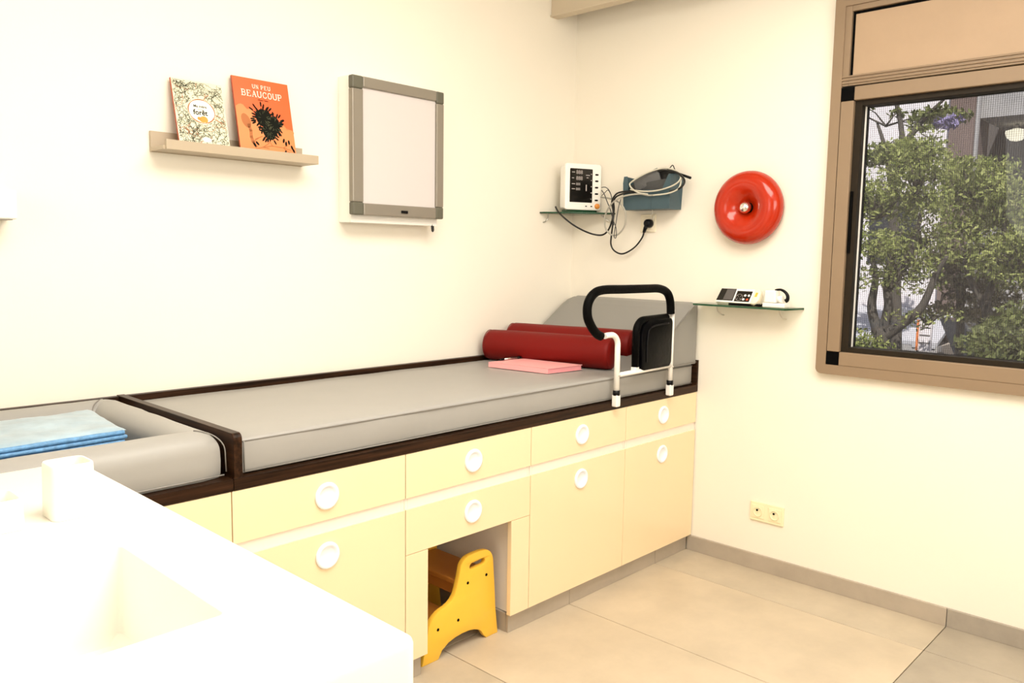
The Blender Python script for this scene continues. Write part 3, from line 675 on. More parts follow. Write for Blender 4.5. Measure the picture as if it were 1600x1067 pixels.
for k in range(32):
    a, b = 2*math.pi*k/32, 2*math.pi*(k+1)/32; ww = .0028+.001*math.sin(5*a)
    strokes(bm, F, [[(cen[0]+ex*math.cos(a), cen[1]+ey*math.sin(a)), (cen[0]+ex*math.cos(b), cen[1]+ey*math.sin(b))]], ww, .0005)
strokes(bm, F, [[(cen[0]+.012, cen[1]+ey), (cen[0]+.020, cen[1]+ey+.012), (cen[0]+.018, cen[1]+ey+.022)], [(cen[0]+.020, cen[1]+ey+.012), (cen[0]+.032, cen[1]+ey+.020)], [(cen[0]+ex, cen[1]-.006), (cen[0]+ex+.018, cen[1]-.012), (w-.004, cen[1]-.026)], [(cen[0]+ex-.01, cen[1]-.02), (w-.008, cen[1]-.034)]], .0018, .0005)
obj('oval_wreath', bm, M['inkb'], bt)
bm = NB(); blob(bm, F, (cen[0]+.004, cen[1]-.028), .017, .010, .0006, 18, 0, .3); blob(bm, F, (cen[0]-.012, cen[1]-.026), .006, .006, .0006, 10)
obj('animal_print', bm, M['foxo'], bt)
bm = NB(); textbm(bm, 'Ma mère', .0125, F @ Matrix.Translation((cen[0]-.026, cen[1]+.012, .0007)), .00025); textbm(bm, 'est une', .0065, F @ Matrix.Translation((cen[0]-.012, cen[1]+.004, .0007)), 0)
textbm(bm, 'forêt', .0245, F @ Matrix.Translation((cen[0]-.029, cen[1]-.013, .0007)), .0006, .98); obj('title_lettering', bm, M['ink'], bt)
bm = NB(); blob(bm, F, (w*.55, .034), .016, .009, .0004, 18); obj('publisher_oval', bm, M['inkw'], bt)
# book two
bt, F, w, h = book('orange picture book with black leafy tree and white title', -1.868, -1.654, .272, M['covero'], M['spine'])
pts = [(.001, .001), (w, .001), (w, .090)]
for (cx_, cy_, r_) in ((w*.93, .092, .018), (w*.78, .105, .020), (w*.62, .088, .016)): pts += [(cx_+r_*math.cos(a), cy_+r_*math.sin(a)*.8) for a in (.3, .9, 1.6, 2.3)]
pts += [(w*.45, .095), (w*.30, .14)]
for (cx_, cy_, r_) in ((w*.24, .148, .014), (w*.10, .160, .016)): pts += [(cx_+r_*math.cos(a), cy_+r_*math.sin(a)) for a in (.4, 1.0, 1.6, 2.2)]
pts += [(.001, .165)]
bm = NB(); bm.faces.new([bm.verts.new(F @ Vector((a, b, .0003))) for a, b in pts]); bmesh.ops.triangulate(bm, faces=bm.faces[:]); obj('cloud_print', bm, M['peach'], bt)
rnd.seed(21); bm = NB()
blob(bm, F, (.100, .136), .030, .032, .0004, 20, 0, .25, 2); blob(bm, F, (.138, .118), .027, .028, .00042, 20, 0, .25, 4); blob(bm, F, (.118, .09), .025, .03, .00044, 20, 0, .2, 6)
for cx_, cy_, r_, n in ((.098, .135, .043, 60), (.140, .118, .038, 50), (.118, .088, .034, 40)):
    for k in range(n):
        a = rnd.uniform(0, 6.283); r1 = rnd.uniform(.35, 1.12)*r_
        blob(bm, F, (cx_+r1*math.cos(a), cy_+r1*math.sin(a)*1.05),   .0105, .0034, .0005+k*1e-6, 6, a)
o = obj('tree_print', bm, M['ink'], bt); o['kind'] = 'stuff'
bm = NB()
for k in range(60):
    a = rnd.uniform(0, 6.283); cx_, cy_, r_ = rnd.choice(((.098, .135, .036), (.140, .118, .03), (.118, .09, .026))); r1 = rnd.uniform(.3, 1)*r_
    blob(bm, F, (cx_+r1*math.cos(a), cy_+r1*math.sin(a)), .006, .0007, .0007, 6, a)
o = obj('leaf_vein_print', bm, M['inkg'], bt); o['kind'] = 'stuff'
bm = NB(); strokes(bm, F, [[(.116, .055), (.108, .045), (.085, .030), (.060, .022), (.045, .014)], [(.085, .030), (.12, .038), (.165, .036), (.195, .030)], [(.112, .055), (.122, .040)], [(.165, .036), (.185, .048)], [(.165, .036), (.188, .018)], [(.085, .03), (.108, .028)], [(.072, .060), (.058, .052), (.056, .046)], [(.09, .07), (.06, .056)]], .0028, .0005); obj('branch_print', bm, M['inkb'], bt)
bm = NB()
for p in ((.055, .036), (.066, .042), (.178, .052), (.190, .058), (.200, .040), (.188, .014), (.200, .010), (.172, .02), (.205, .03), (.17, .062)): blob(bm, F, p, .009, .0042, .0006, 8, 1+p[0]*20)
o = obj('twig_leaf_print', bm, M['ink'], bt); o['kind'] = 'stuff'
bm = NB(); blob(bm, F, (.034, .118), .016, .026, .0005, 18, .35); strokes(bm, F, [[(.042, .105), (.047, .085), (.046, .062), (.050, .045), (.060, .030)]], .011, .0005); obj('curved_stem_print', bm, M['inkb'], bt)
# serif capitals drawn as strokes
G_ = {'U': [([(.12, 1), (.12, .35), (.22, .08), (.5, 0), (.78, .08), (.86, .35), (.86, 1)], 1), ([(0, 1), (.26, 1)], 0), ([(.72, 1), (1, 1)], 0)],
 'N': [([(.14, 0), (.14, 1)], 0), ([(.14, 1), (.84, 0)], 1), ([(.84, 0), (.84, 1)], 0), ([(0, 0), (.28, 0)], 0), ([(0, 1), (.18, 1)], 0), ([(.7, 1), (1, 1)], 0)],
 'P': [([(.18, 0), (.18, 1)], 1), ([(.02, 1), (.6, 1), (.82, .88), (.85, .72), (.78, .55), (.6, .47), (.18, .47)], .5), ([(0, 0), (.4, 0)], 0)],
 'E': [([(.18, 0), (.18, 1)], 1), ([(.02, 1), (.82, 1), (.82, .8)], 0), ([(.18, .52), (.62, .52)], 0), ([(.02, 0), (.86, 0), (.88, .22)], 0)],
 'B': [([(.18, 0), (.18, 1)], 1), ([(.02, 1), (.6, 1), (.78, .88), (.78, .64), (.6, .53), (.18, .53)], .5), ([(.6, .53), (.84, .42), (.86, .14), (.64, 0), (.02, 0)], .5)],
 'A': [([(.12, 0), (.5, 1)], 0), ([(.5, 1), (.86, 0)], 1), ([(.26, .36), (.74, .36)], 0), ([(0, 0), (.28, 0)], 0), ([(.7, 0), (1, 0)], 0)],
 'C': [([(.86, .76), (.84, .94), (.55, 1), (.25, .88), (.12, .5), (.25, .12), (.55, 0), (.8, .06), (.88, .24)], .7)],
 'O': [([(.5, 1), (.22, .9), (.1, .5), (.22, .1), (.5, 0), (.78, .1), (.9, .5), (.78, .9), (.5, 1)], .7)]}
def serif(bm, s, x, y, hh, ww, gap, z=.0009):
    for c in s:
        if c == ' ': x += ww*.55; continue
        for ln, k in G_[c]: strokes(bm, F, [[(x+a*ww, y+b*hh) for a, b in ln]], hh*(.075+.075*k), z)
        x += ww+gap
bm = NB(); serif(bm, 'UN PEU', .073, .238, .0135, .0105, .0028); serif(bm, 'BEAUCOUP', .029, .208, .0205, .0170, .0028); obj('title_lettering', bm, M['inkw'], bt)
bm = NB(); textbm(bm, 'Olivier Tallec', .0075, F @ Matrix.Translation((.088, .196, .0009)), .0001); obj('author_lettering', bm, M['ink'], bt)
# ---- light box
lb = thing('xray_viewer', 'wall-mounted light box with grey metal frame and blank white screen', 'light box', (-1.21, -.05, 1.48))
B('housing', M['white'], lb, -1.424, -.992, -.080, 0, 1.478, 2.026, bev=.002)
bm = NB(); fx0, fx1, fz0, fz1 = -1.438, -.984, 1.506, 2.020; fy0, fy1 = -.112, -.086; fwid = .050
for a in ((fx0, fx0+fwid, fz0+.048, fz1-.048), (fx1-.040, fx1, fz0+.048, fz1-.048)): B('frame_bar', M['alu'], lb, a[0], a[1], fy0, fy1, a[2], a[3], bev=.004)
for a in ((fx0+fwid, fx1-.040, fz0, fz0+.045), (fx0+fwid, fx1-.040, fz1-.040, fz1)): B('frame_bar', M['alu'], lb, a[0], a[1], fy0, fy1, a[2], a[3], bev=.004)
for x in (fx0, fx1-.040):
    for z in (fz0, fz1-.048): B('corner_cap', M['alucorner'], lb, x-.0005, x+(fwid if x == fx0 else .0405), fy0-.001, fy1+.001, z, z+.048, bev=.006, seg=3)
B('viewing_screen', M['screen'], lb, fx0+.046, fx1-.036, -.102, -.090, fz0+.040, fz1-.036)
bm.free()
B('backing_plate', M['alu'], lb, fx0+.01, fx1-.01, -.0865, -.0805, fz0+.01, fz1-.01)
B('rocker_switch', M['blackp'], lb, -1.208, -1.176, -.116, -.1115, 1.520, 1.531, bev=.001)
bm = NB(); tube(bm, [(-1.018, -.075, 1.50), (-1.018, -.078, 1.468), (-1.012, -.075, 1.456), (-1.003, -.07, 1.462), (-1.001, -.065, 1.49)], .0035, 8, smooth=True); obj('power_cord', bm, M['cabb'], lb)
# ---- white dispenser at left edge
dp = thing('dispenser', 'white wall dispenser box cut by the left photo edge', 'dispenser', (-2.66, -.05, 1.44))
B('housing', M['white'], dp, -2.80, -2.553, -.100, 0, 1.442, 1.524, bev=.006, seg=3)
B('base_slot', M['alu'], dp, -2.79, -2.565, -.092, -.01, 1.4395, 1.4422)
# ================================================================== CORNER SHELF, MONITOR
cs_ = thing('corner_shelf', 'small glass corner shelf holding the white patient monitor', 'shelf', (-.1, -.1, 1.568))
bm = NB(); prism(bm, [(-.001, -.001, 1.566), (-.255, -.001, 1.566), (-.250, -.030, 1.566), (-.175, -.125, 1.566), (-.10, -.195, 1.566), (-.03, -.262, 1.566), (-.001, -.268, 1.566)], (0, 0, .008)); obj('glass_plate', bm, M['shelfglass'], cs_)
bm = NB(); tube(bm, [(-.255, -.002, 1.570), (-.250, -.030, 1.570), (-.175, -.125, 1.570), (-.10, -.195, 1.570), (-.03, -.262, 1.570), (-.002, -.268, 1.570)], .0040, 6); obj('glass_edge', bm, M['glassedge'], cs_)
def claw(par, pts):
    bm = NB(); tube(bm, pts, .0035, 8, smooth=True); obj('bracket', bm, M['chromes'], par)
claw(cs_, [(-.215, -.020, 1.564), (-.205, -.010, 1.545), (-.215, -.004, 1.528), (-.232, -.003, 1.524)])
claw(cs_, [(-.03, -.205, 1.564), (-.015, -.220, 1.545), (-.006, -.24, 1.532), (-.004, -.252, 1.528)])
# monitor: local frame on its front face
ex_ = Vector((.93, -.37, 0)).normalized(); nb = Vector((-ex_.y, ex_.x, 0))  # nb points backwards
mo_o = Vector((-.205, -.118, 1.586)); FM = frame(mo_o, ex_, (0, 0, 1)); MW, MH = .200, .222
mn = thing('patient_monitor', 'white vital signs monitor with dark screen on glass corner shelf', 'monitor', (-.15, -.09, 1.5745))
def mpoly(pts, d0, d1, bev=0):
    bm = NB(); prism(bm, [FM @ Vector((a, b, -d0)) for a, b in pts], nb*(d1-d0), bev); return bm
def rr_(x0, x1, y0, y1, r):
    o = []
    for cx_, cy_, a0 in ((x1-r, y1-r, 0), (x0+r, y1-r, 90), (x0+r, y0+r, 180), (x1-r, y0+r, 270)):
        o += [(cx_+r*math.cos(math.radians(a0+22.5*k)), cy_+r*math.sin(math.radians(a0+22.5*k))) for k in range(5)]
    return o
obj('front_bezel', mpoly(rr_(0, MW, 0, MH, .012), 0, .018, .003), M['white'], mn, 35)
obj('rear_case', mpoly(rr_(.008, MW-.010, .004, MH-.008, .012), .0185, .072, .006), M['white'], mn, 35)
obj('foot', mpoly(rr_(.015, MW-.015, -.0112, .002, .003), .012, .060), M['glassedge'], mn)
obj('display_window', mpoly(rr_(.024, MW-.050, .036, MH-.024, .004), -.001, 0), M['mscreen'], mn)
bm = NB()
for (s, sz, x, y) in (('888', .026, .057, .172), ('888', .026, .057, .143), ('888', .017, .057, .118), ('888', .017, .057, .094)): textbm(bm, s, sz, FM @ Matrix.Translation((x, y, .0018)), 0, .95)
box_pts = [(.112, .092), (.118, .092), (.118, .122), (.112, .122)]; bm.faces.new([bm.verts.new(FM @ Vector((a, b, .0018))) for a, b in box_pts])
o = obj('display_digits', bm, M['digits'], mn); o['kind'] = 'stuff'
bm = NB(); 
for x, y, ww in ((.034, .178, .016), (.034, .150, .012), (.034, .122, .018), (.034, .098, .018), (.112, .166, .022), (.116, .154, .010), (.140, .172, .006), (.140, .142, .006), (.140, .112, .007), (.140, .082, .009), (.140, .052, .006)):
    bm.faces.new([bm.verts.new(FM @ Vector((a, b, .0017))) for a, b in ((x, y), (x+ww, y), (x+ww, y+.004), (x, y+.004))])
o = obj('display_captions', bm, M['digits'], mn); o['kind'] = 'stuff'
for k in range(5): obj('button', mpoly(rr_(.165, .183, .172-.031*k-.003, .172-.031*k+.005, .0035), -.002, .001), M['blackp'], mn)
for x in (.112, .142): obj('indicator', mpoly(rr_(x, x+.010, .016, .021, .001), -.001, .001), M['blackp'], mn)
bm = NB(); lathe(bm, [(0, .012), (.0105, .012), (.0125, .009), (.013, 0)], FM @ Vector((.178, .020, 0)), -nb, 24); obj('knob', bm, M['orange'], mn)
# ================================================================== BASKET AND CABLES
bk = thing('wall_basket', 'teal grey plastic wall bin stuffed with cuffs and cables', 'bin', (-.05, -.515, 1.578))
yl, yr, xd, bz = -.388, -.640, -.100, 1.5800
BT = 1.735
bm = NB(); prism(bm, [(xd, yl, bz), (xd, yl+.006, BT-.03), (xd, yl+.001, BT), (xd, yl-.018, BT), (xd, yl-.026, BT-.065), (xd, -.598, BT-.068), (xd, -.626, BT-.008), (xd, -.631, BT), (xd, yr, BT), (xd, yr, bz)], (.004, 0, 0), .001); obj('front_panel', bm, M['teal'], bk)
bm = NB(); prism(bm, [(xd+.004, yr, bz), (xd+.004, yr, BT), (-.06, yr, BT+.004), (0, yr-.008, BT), (0, yr, bz)], (0, .004, 0)); obj('side_panel', bm, M['teal'], bk)
bm = NB(); prism(bm, [(xd+.004, yl, bz), (xd+.004, yl, BT), (0, yl, BT-.005), (0, yl, bz)], (0, -.004, 0)); obj('side_panel', bm, M['teal'], bk)
B('back_panel', M['teal'], bk, -.005, -.001, yr+.004, yl-.004, bz, BT-.01); B('bottom', M['teal'], bk, xd+.004, -.005, yr+.004, yl-.004, bz, bz+.004)
B('divider_rib', M['teal'], bk, xd-.0015, xd, -.545, -.5435, bz+.002, 1.665)
def cuff(label, c, L, Wd, T, rx, ry, rz, m):
    from mathutils import Euler
    t = thing('pressure_cuff', label, 'cuff', c, None); E3 = Euler((rx, ry, rz)).to_matrix()
    for k in range(3):
        bm = NB(); s = 1-.06*k; box(bm, c[0]-T/2+k*T/3, c[0]-T/2+(k+.93)*T/3, c[1]-L/2*s, c[1]+L/2*s, c[2]-Wd/2*s, c[2]+Wd/2*s, min(.004, T*.14), 2)
        for v in bm.verts: v.co.x += .004*noise.noise(v.co*25)
        bmesh.ops.rotate(bm, verts=bm.verts[:], cent=c, matrix=E3); obj('fold', bm, m, t, 40)
    return t
cuff('grey folded pressure cuff lying on top in the teal bin', (-.062, -.497, 1.716), .135, .062, .034, math.radians(-22), 0, .1, M['cuffl'])
cuff('charcoal folded pressure cuff at the bottom of the teal bin', (-.052, -.510, 1.660), .20, .095, .055, math.radians(-6), 0, 0, M['cuff'])
cuff('black pressure cuff leaning at the right in the teal bin', (-.034, -.575, 1.728), .11, .060, .036, math.radians(12), 0, 0, M['cuffb'])
cuff('black pressure cuff standing against the wall in the teal bin', (-.028, -.455, 1.690), .10, .060, .030, math.radians(-30), 0, 0, M['cuffb'])
bm = NB(); a = at(1064, 272.5, 'x', -.05); b = at(1079, 278, 'x', -.06); tube(bm, [a+(a-b)*.8, a, b], [.0045, .006], 10); tag(obj('black_probe', bm, M['blackp']), 'short black probe tip poking out of the teal bin at right', 'probe')
def cable(name, label, cat, pts, r, m, sub=6, extra=()):
    bm = NB(); tube(bm, bez([at(u, v, 'x', x) for u, v, x in pts], sub), r, 8)
    return tag(obj(name, bm, m), label, cat)
cable('sensor_cable', 'thick black cable hanging from corner shelf across to the bin', 'cable', [(868, 323, -.20), (874, 333, -.215), (891, 348, -.20), (909, 359, -.16), (927, 366, -.11), (941, 367, -.09), (950, 360, -.09), (956, 346, -.09), (958, 330, -.100), (956, 315.5, -.11), (962, 304, -.115), (971, 300, -.115), (986, 299, -.112), (1000, 302, -.09), (1006, 306, -.07)], .0042, M['cabb'])
pc = thing('power_plug', 'black power plug in the wall socket under the teal bin, with its cable', 'plug', (-.02, -.47, 1.5))
pcx = at(1012.5, 349, 'x', -.03)
bm = NB(); lathe(bm, [(0, .034), (.012, .034), (.0185, .028), (.0205, .012), (.0195, 0), (0, 0)], (-.012, pcx.y, pcx.z), (-1, 0, 0), 24); tube(bm, [(-.034, pcx.y+.004, pcx.z-.008), at(1008, 357, 'x', -.036), at(1006, 363, 'x', -.034)], [.011, .007], 12); obj('plug_head', bm, M['blackp'], pc)
bm = NB(); tube(bm, bez([at(u, v, 'x', x) for u, v, x in [(1006, 362, -.035), (1003.5, 371, -.035), (993, 385, -.03), (980, 394, -.03), (969.6, 396.5, -.03), (959, 391, -.035), (954.5, 381, -.04), (955.4, 367, -.06), (958, 346, -.08), (959.5, 326, -.11), (959, 315, -.125), (964, 306.6, -.125), (980, 301, -.122), (994, 302, -.11), (1005, 306, -.08)]]), .0040, 8); obj('cord', bm, M['cabb'], pc)
cable('grey_hose', 'grey hose looping down between the monitor and the bin', 'hose', [(939, 308, -.06), (952, 310, -.09), (966, 315.5, -.118), (975, 326, -.12), (978, 340, -.11), (975, 355, -.10), (966, 366, -.09), (957, 367.5, -.09), (948, 360, -.095), (944.7, 348, -.10), (946, 336, -.11), (951, 325, -.12), (959, 315, -.132), (975, 306.6, -.132), (998, 303, -.125), (1012, 305, -.115), (1021, 305, -.112)], .0040, M['cabg'])
cable('pale_hose', 'pale hose coiled in a wide loop over the teal bin', 'hose', [(1021, 305, -.116), (1044, 302, -.116), (1060.5, 294, -.112), (1064, 278, -.085), (1058, 268, -.07), (1046, 263.5, -.07), (1034, 263, -.075), (1016, 268, -.09), (1000, 275.5, -.105), (986, 285, -.112), (984, 289, -.114), (988, 295, -.116), (998, 301, -.12), (1012, 303.5, -.12)], .0036, M['cabw'])
cable('pale_hose', 'pale hose running across the front cuffs inside the bin loop', 'hose', [(1064, 277, -.098), (1060, 284, -.102), (1048, 291.5, -.108), (1030, 297, -.115), (1012, 299, -.118), (995, 298, -.118), (985, 296, -.112)], .0036, M['cabw'])
cable('black_hose', 'black hose bending over the right end of the teal bin', 'hose', [(1046, 300, -.108), (1060.5, 295, -.112), (1068, 288, -.108), (1069, 281, -.100), (1063, 273, -.09), (1053, 268, -.08), (1038, 266, -.075), (1028, 267, -.07)], .0050, M['cabb'])
cable('thin_lead', 'thin dark lead dropping from the monitor to a narrow loop', 'cable', [(940, 293, -.05), (946, 292.5, -.07), (952, 298, -.09), (956, 310, -.106), (958, 330, -.112), (958.5, 344, -.108), (962.5, 356, -.10), (963, 369, -.10), (961, 372, -.10), (959.5, 367, -.10), (963, 345, -.11), (966, 326, -.122), (970, 311, -.128)], .0020, M['cuff'])
cable('thin_lead', 'thin dark lead slanting from the monitor side to black cables', 'cable', [(940, 297.5, -.05), (944, 303, -.07), (948, 313.5, -.09), (953, 326, -.10), (957, 340, -.098), (959, 352, -.096)], .0022, M['cuff'])
cable('thin_lead', 'thin dark lead crossing behind the monitor right side', 'cable', [(940, 306, -.05), (945, 301, -.06), (950, 297, -.075), (954, 303, -.085)], .0016, M['cuff'])
cable('wire_loop', 'thin black wire loop sticking up above the teal bin', 'cable', [(1038, 267, -.055), (1046, 263, -.05), (1051, 258, -.045), (1054, 264, -.045), (1058, 271, -.045)], .0022, M['cabb'])
# socket under basket
def socketrow(name, label, yL, yR, z0, z1, n, m, plugged=()):
    t = thing(name, label, 'socket', (0, (yL+yR)/2, z0)); B('plate', m, t, -.009, 0, yR, yL, z0, z1, bev=.002)
    for k in range(n):
        y1 = yL-(yL-yR)*(k+.5)/n; zc = (z0+z1)/2; q = min((yL-yR)/n, z1-z0)*.37
        B('insert', m, t, -.012, -.0092, y1-q, y1+q, zc-q, zc+q, bev=.001)
        bm = NB(); lathe(bm, [(.0205, .0004), (.0205, .0035), (.0188, .0035), (.0185, -.002), (0, -.002)], (-.012, y1, zc), (-1, 0, 0), 32); obj('socket_well', bm, m, t)
        if k not in plugged:
            for dy_, dz_ in ((.0075, -.0), (-.0085, .0075)):
                bm = NB(); lathe(bm, [(0, .0004), (.0042, .0004)], (-.0102, y1+dy_*0+ (dy_), zc+dz_+.001), (-1, 0, 0), 12); obj('pin_hole', bm, M['dark'], t)
            bm = NB(); tube(bm, [(-.010, y1, zc+.010), (-.022, y1, zc+.010)], .0028, 10); obj('earth_pin', bm, M['chromes'], t)
            bm = NB(); lathe(bm, [(0, .0004), (.0048, .0004)], (-.0222, y1, zc+.010), (-1, 0, 0), 12); obj('pin_tip', bm, M['dark'], t)
socketrow('wall_socket', 'cream wall socket with the black plug under the teal bin', -.425, -.508, 1.480, 1.563, 1, M['cream2'], (0,))
bm = NB(); tube(bm, [at(1019, 326, 'x', -.055), at(1019.5, 334, 'x', -.03), at(1016.5, 337, 'x', -.02), at(1020, 343, 'x', -.018), at(1022, 337, 'x', -.02)], .0014, 6, smooth=True); tag(obj('white_clip', bm, M['white']), 'small white wire hook hanging below the teal bin', 'hook')
socketrow('double_wall_socket', 'cream double wall socket low on the wall under the red lamp', -1.055, -1.208, .221, .304, 2, M['cream'])
# ================================================================== RED LAMP
LY, LZ = -.992, 1.578
lp = thing('wall_lamp', 'round glossy red wall lamp with mirrored bulb beside the window', 'lamp', (0, LY, LZ-.155))
pr = [(.128, 0.0), (.146, .008), (.1545, .024), (.1555, .038), (.152, .054), (.143, .068), (.130, .0785), (.114, .084), (.100, .0845), (.092, .0830), (.085, .0815), (.076, .078), (.062, .069), (.048, .057), (.036, .046), (.028, .038), (.024, .034), (0, .034)]
bm = NB(); lathe(bm, pr, (0, LY, LZ), (-1, 0, 0), 72); obj('shade', bm, M['redglass'], lp, 60)
bm = NB(); lathe(bm, [(.128, .0), (.128, .006), (.148, .006)], (0, LY, LZ), (-1, 0, 0), 48); obj('wall_plate', bm, M['ledge'], lp)
bm = NB(); lathe(bm, [(.023, .0345), (.0235, .040), (.021, .046), (0, .046)], (0, LY, LZ), (-1, 0, 0), 32); obj('lamp_holder', bm, M['dark'], lp)
bm = NB(); lathe(bm, [(.0255*math.sin(math.pi*k/14), .062-.0255*math.cos(math.pi*k/14)) for k in range(15)], (0, LY, LZ), (-1, 0, 0), 32); obj('mirrored_bulb', bm, M['chrome'], lp)
# ================================================================== SECOND GLASS SHELF
g2 = thing('glass_shelf', 'narrow glass wall shelf right of the wedge cushion', 'shelf', (-.065, -1.0, 1.150))
SZ = 1.1635
bm = NB(); prism(bm, [(0, -.772, SZ-.008), (-.125, -.80, SZ-.008), (-.128, -1.22, SZ-.008), (0, -1.242, SZ-.008)], (0, 0, .008)); obj('glass_plate', bm, M['shelfglass'], g2)
bm = NB(); box(bm, -.1305, -.1285, -1.222, -.800, SZ-.008, SZ); prism(bm, [(-.1285, -1.2205, SZ-.008), (-.1285, -1.2235, SZ-.008), (0, -1.2455, SZ-.008), (0, -1.2425, SZ-.008)], (0, 0, .008)); obj('glass_edge', bm, M['glassedge'], g2)
for y in (-.875, -1.165): claw(g2, [(-.055, y, SZ-.010), (-.048, y-.002, SZ-.032), (-.028, y-.006, SZ-.048), (-.004, y-.008, SZ-.052)])
# handset lying against wall, face tilted
RXM = Matrix.Rotation(math.radians(0), 3, 'X')
fo = at(1122.5, 470, 'x', -.105); fe = at(1193, 475.5, 'x', -.105)
o0 = Vector((-.105, -.893, SZ+.012)); eX = Vector((0.0, -1, 0)); eY = Vector((.52, 0, .85)).normalized(); FH = frame(o0, eX, eY); nh = FH.to_3x3() @ Vector((0, 0, 1))
hs = thing('handheld_monitor', 'white handheld device with black keypad lying on the glass shelf', 'handset', (-.08, -1.0, SZ))
def hpoly(nm, pts, a, b, m, bev=0):
    bm = NB(); prism(bm, [FH @ Vector((p[0], p[1], a)) for p in pts], nh*(b-a), bev); return obj(nm, bm, m, hs, 35)
HL, HH = .225, .069
hpoly('body', [(0, 0), (.012, HH-.004), (.018, HH), (.19, HH), (.19, 0)], -.026, 0, M['white'], .003)
hpoly('screen_window', [(.003, .008), (.012, HH-.003), (.083, HH-.003), (.080, .008)], 0, .0008, M['mscreen'])
hpoly('display', [(.034, .012), (.040, HH-.006), (.080, HH-.006), (.077, .012)], .0008, .0012, M['digitd'])
hpoly('keypad', [(.087, .006), (.090, HH-.012), (.160, HH-.012), (.156, .006)], 0, .0008, M['mscreen'])
bm = NB(); c = FH @ Vector((.106, .026, .0009)); 
tube(bm, [c+(FH.to_3x3() @ Vector((math.cos(k*math.pi/12), math.sin(k*math.pi/12), 0)))*.0155 for k in range(24)], .0008, 5, closed=True)
for k in range(4): 
    d_ = FH.to_3x3() @ Vector((math.cos(math.pi/4+k*math.pi/2), math.sin(math.pi/4+k*math.pi/2), 0)); tube(bm, [c+d_*.005, c+d_*.014], .0008, 4)
obj('direction_pad', bm, M['digits'], hs)
for k, (a, b) in enumerate(((.131, .036), (.148, .036), (.128, .017), (.145, .017))):
    bm = NB(); lathe(bm, [(0, .0025), (.0045, .0025), (.0055, .0008)], FH @ Vector((a, b, 0)), nh, 16); obj('key', bm, M['redb'] if k == 3 else M['white'], hs)
hpoly('rounded_end', [(.166, -.002), (.168, HH-.004), (.176, HH+.002), (.190, HH-.002), (.1985, HH-.018), (.1985, .014), (.190, .002), (.180, -.004)], -.030, .004, M['cream2'], .002)
hpoly('amber_label', [(.176, .030), (.1775, .050), (.188, .050), (.1865, .030)], .0041, .0048, M['yellow'])
B('underside_battery', M['dark'], hs, -.10, -.055, -1.09, -.955, SZ+.0005, SZ+.010)
wc = thing('charger', 'white plastic charger block with black strap on the glass shelf', 'charger', (-.07, -1.17, SZ))
B('body', M['white'], wc, -.095, -.050, -1.163, -1.113, SZ+.018, SZ+.070, bev=.006, seg=3)
B('base', M['white'], wc, -.098, -.045, -1.205, -1.108, SZ+.0005, SZ+.0175, bev=.003)
bm = NB(); tube(bm, [(-.072, -1.163, SZ+.035), (-.072, -1.185, SZ+.035)], .014, 16); obj('spool', bm, M['white'], wc)
bm = NB(); tube(bm, [(-.073, -1.150, SZ+.071), (-.073, -1.172, SZ+.074), (-.073, -1.192, SZ+.066), (-.073, -1.205, SZ+.050), (-.073, -1.205, SZ+.034), (-.073, -1.198, SZ+.028)], [.004, .009], 10, smooth=True); obj('strap', bm, M['blackp'], wc)
# ================================================================== OUTSIDE
gnd = NB(); box(gnd, .4, 40, -25, 25, -2.7, -2.5); o = obj('street', gnd, M['road']); o['kind'] = 'structure'
ab = thing('apartment_building', 'pale building with brown pillar and dark balcony across the street', 'building', (11.5, 0, -2.5))
B('facade', M['facade'], ab, 11, 15, 1.33, 14, -2.5, 9)
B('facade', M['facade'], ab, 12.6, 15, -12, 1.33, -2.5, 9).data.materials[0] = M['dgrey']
B('pillar', M['brown'], ab, 10.85, 11.6, .95, 1.33, -2.5, 9)
B('drain_pipe', M['lgrey'], ab, 10.8, 10.86, .895, .945, 1.0, 9)
B('balcony_slab', M['lgrey'], ab, 11, 12.6, -12, .95, 3.56, 3.88)
B('balcony_slab', M['lgrey'], ab, 11, 12.6, -12, .95, .60, .95)
B('parapet', M['lgrey'], ab, 11, 11.15, -12, .95, .95, 1.95)
B('parapet', M['lgrey'], ab, 11, 11.15, -12, .95, 3.88, 5.0)
for y in (.25, -.55, -1.6, -3): B('balcony_window', M['wglass'], ab, 12.55, 12.62, y-.5, y, 1.1, 3.0)
for y in (.25, -1.05): B('curtain', M['beige'], ab, 12.5, 12.54, y-.22, y-.05, 1.1, 3.0)
for (y0, y1, z0, z1) in ((1.75, 2.5, 1.3, 2.4), (1.75, 2.5, 4.0, 5.2), (3.6, 4.5, 1.3, 2.4)):
    B('facade_window', M['wglass'], ab, 10.98, 11.03, y0, y1, z0, z1)
gl = thing('globe_lamp', 'lit cream bowl lamp under the dark balcony across the street', 'lamp', (11.9, .60, 3.25))
bm = NB(); lathe(bm, [(0, -.14), (.08, -.125), (.14, -.07), (.16, 0), (.155, .03), (.05, .06), (0, .06)], (11.9, .62, 3.42), (0, 0, 1), 24); obj('bowl', bm, M['globe'], gl)
bm = NB(); tube(bm, [(11.9, .62, 3.47), (11.9, .62, 3.56)], .02, 8); obj('stem', bm, M['lgrey'], gl)
rf = thing('shop_annex', 'low shop with pale sloping roof and red shutter across the street', 'building', (10.4, 2.6, -2.5))
bm = NB(); prism(bm, [(9.9, 1.0, .07), (10.99, 1.0, .52), (10.99, 6, .52), (9.9, 6, .07)], (0, 0, .06)); obj('roof', bm, M['roofg'], rf)
for k in range(20): B('roof_rib', M['roofg'], rf, 9.88, 9.93, 1.02+k*.25, 1.10+k*.25, .04, .13)
B('wall', M['beige'], rf, 10.1, 10.99, 1.0, 6, -2.5, .07)
B('fascia', M['lgrey'], rf, 9.9, 10.1, 1.0, 6, -.02, .075)
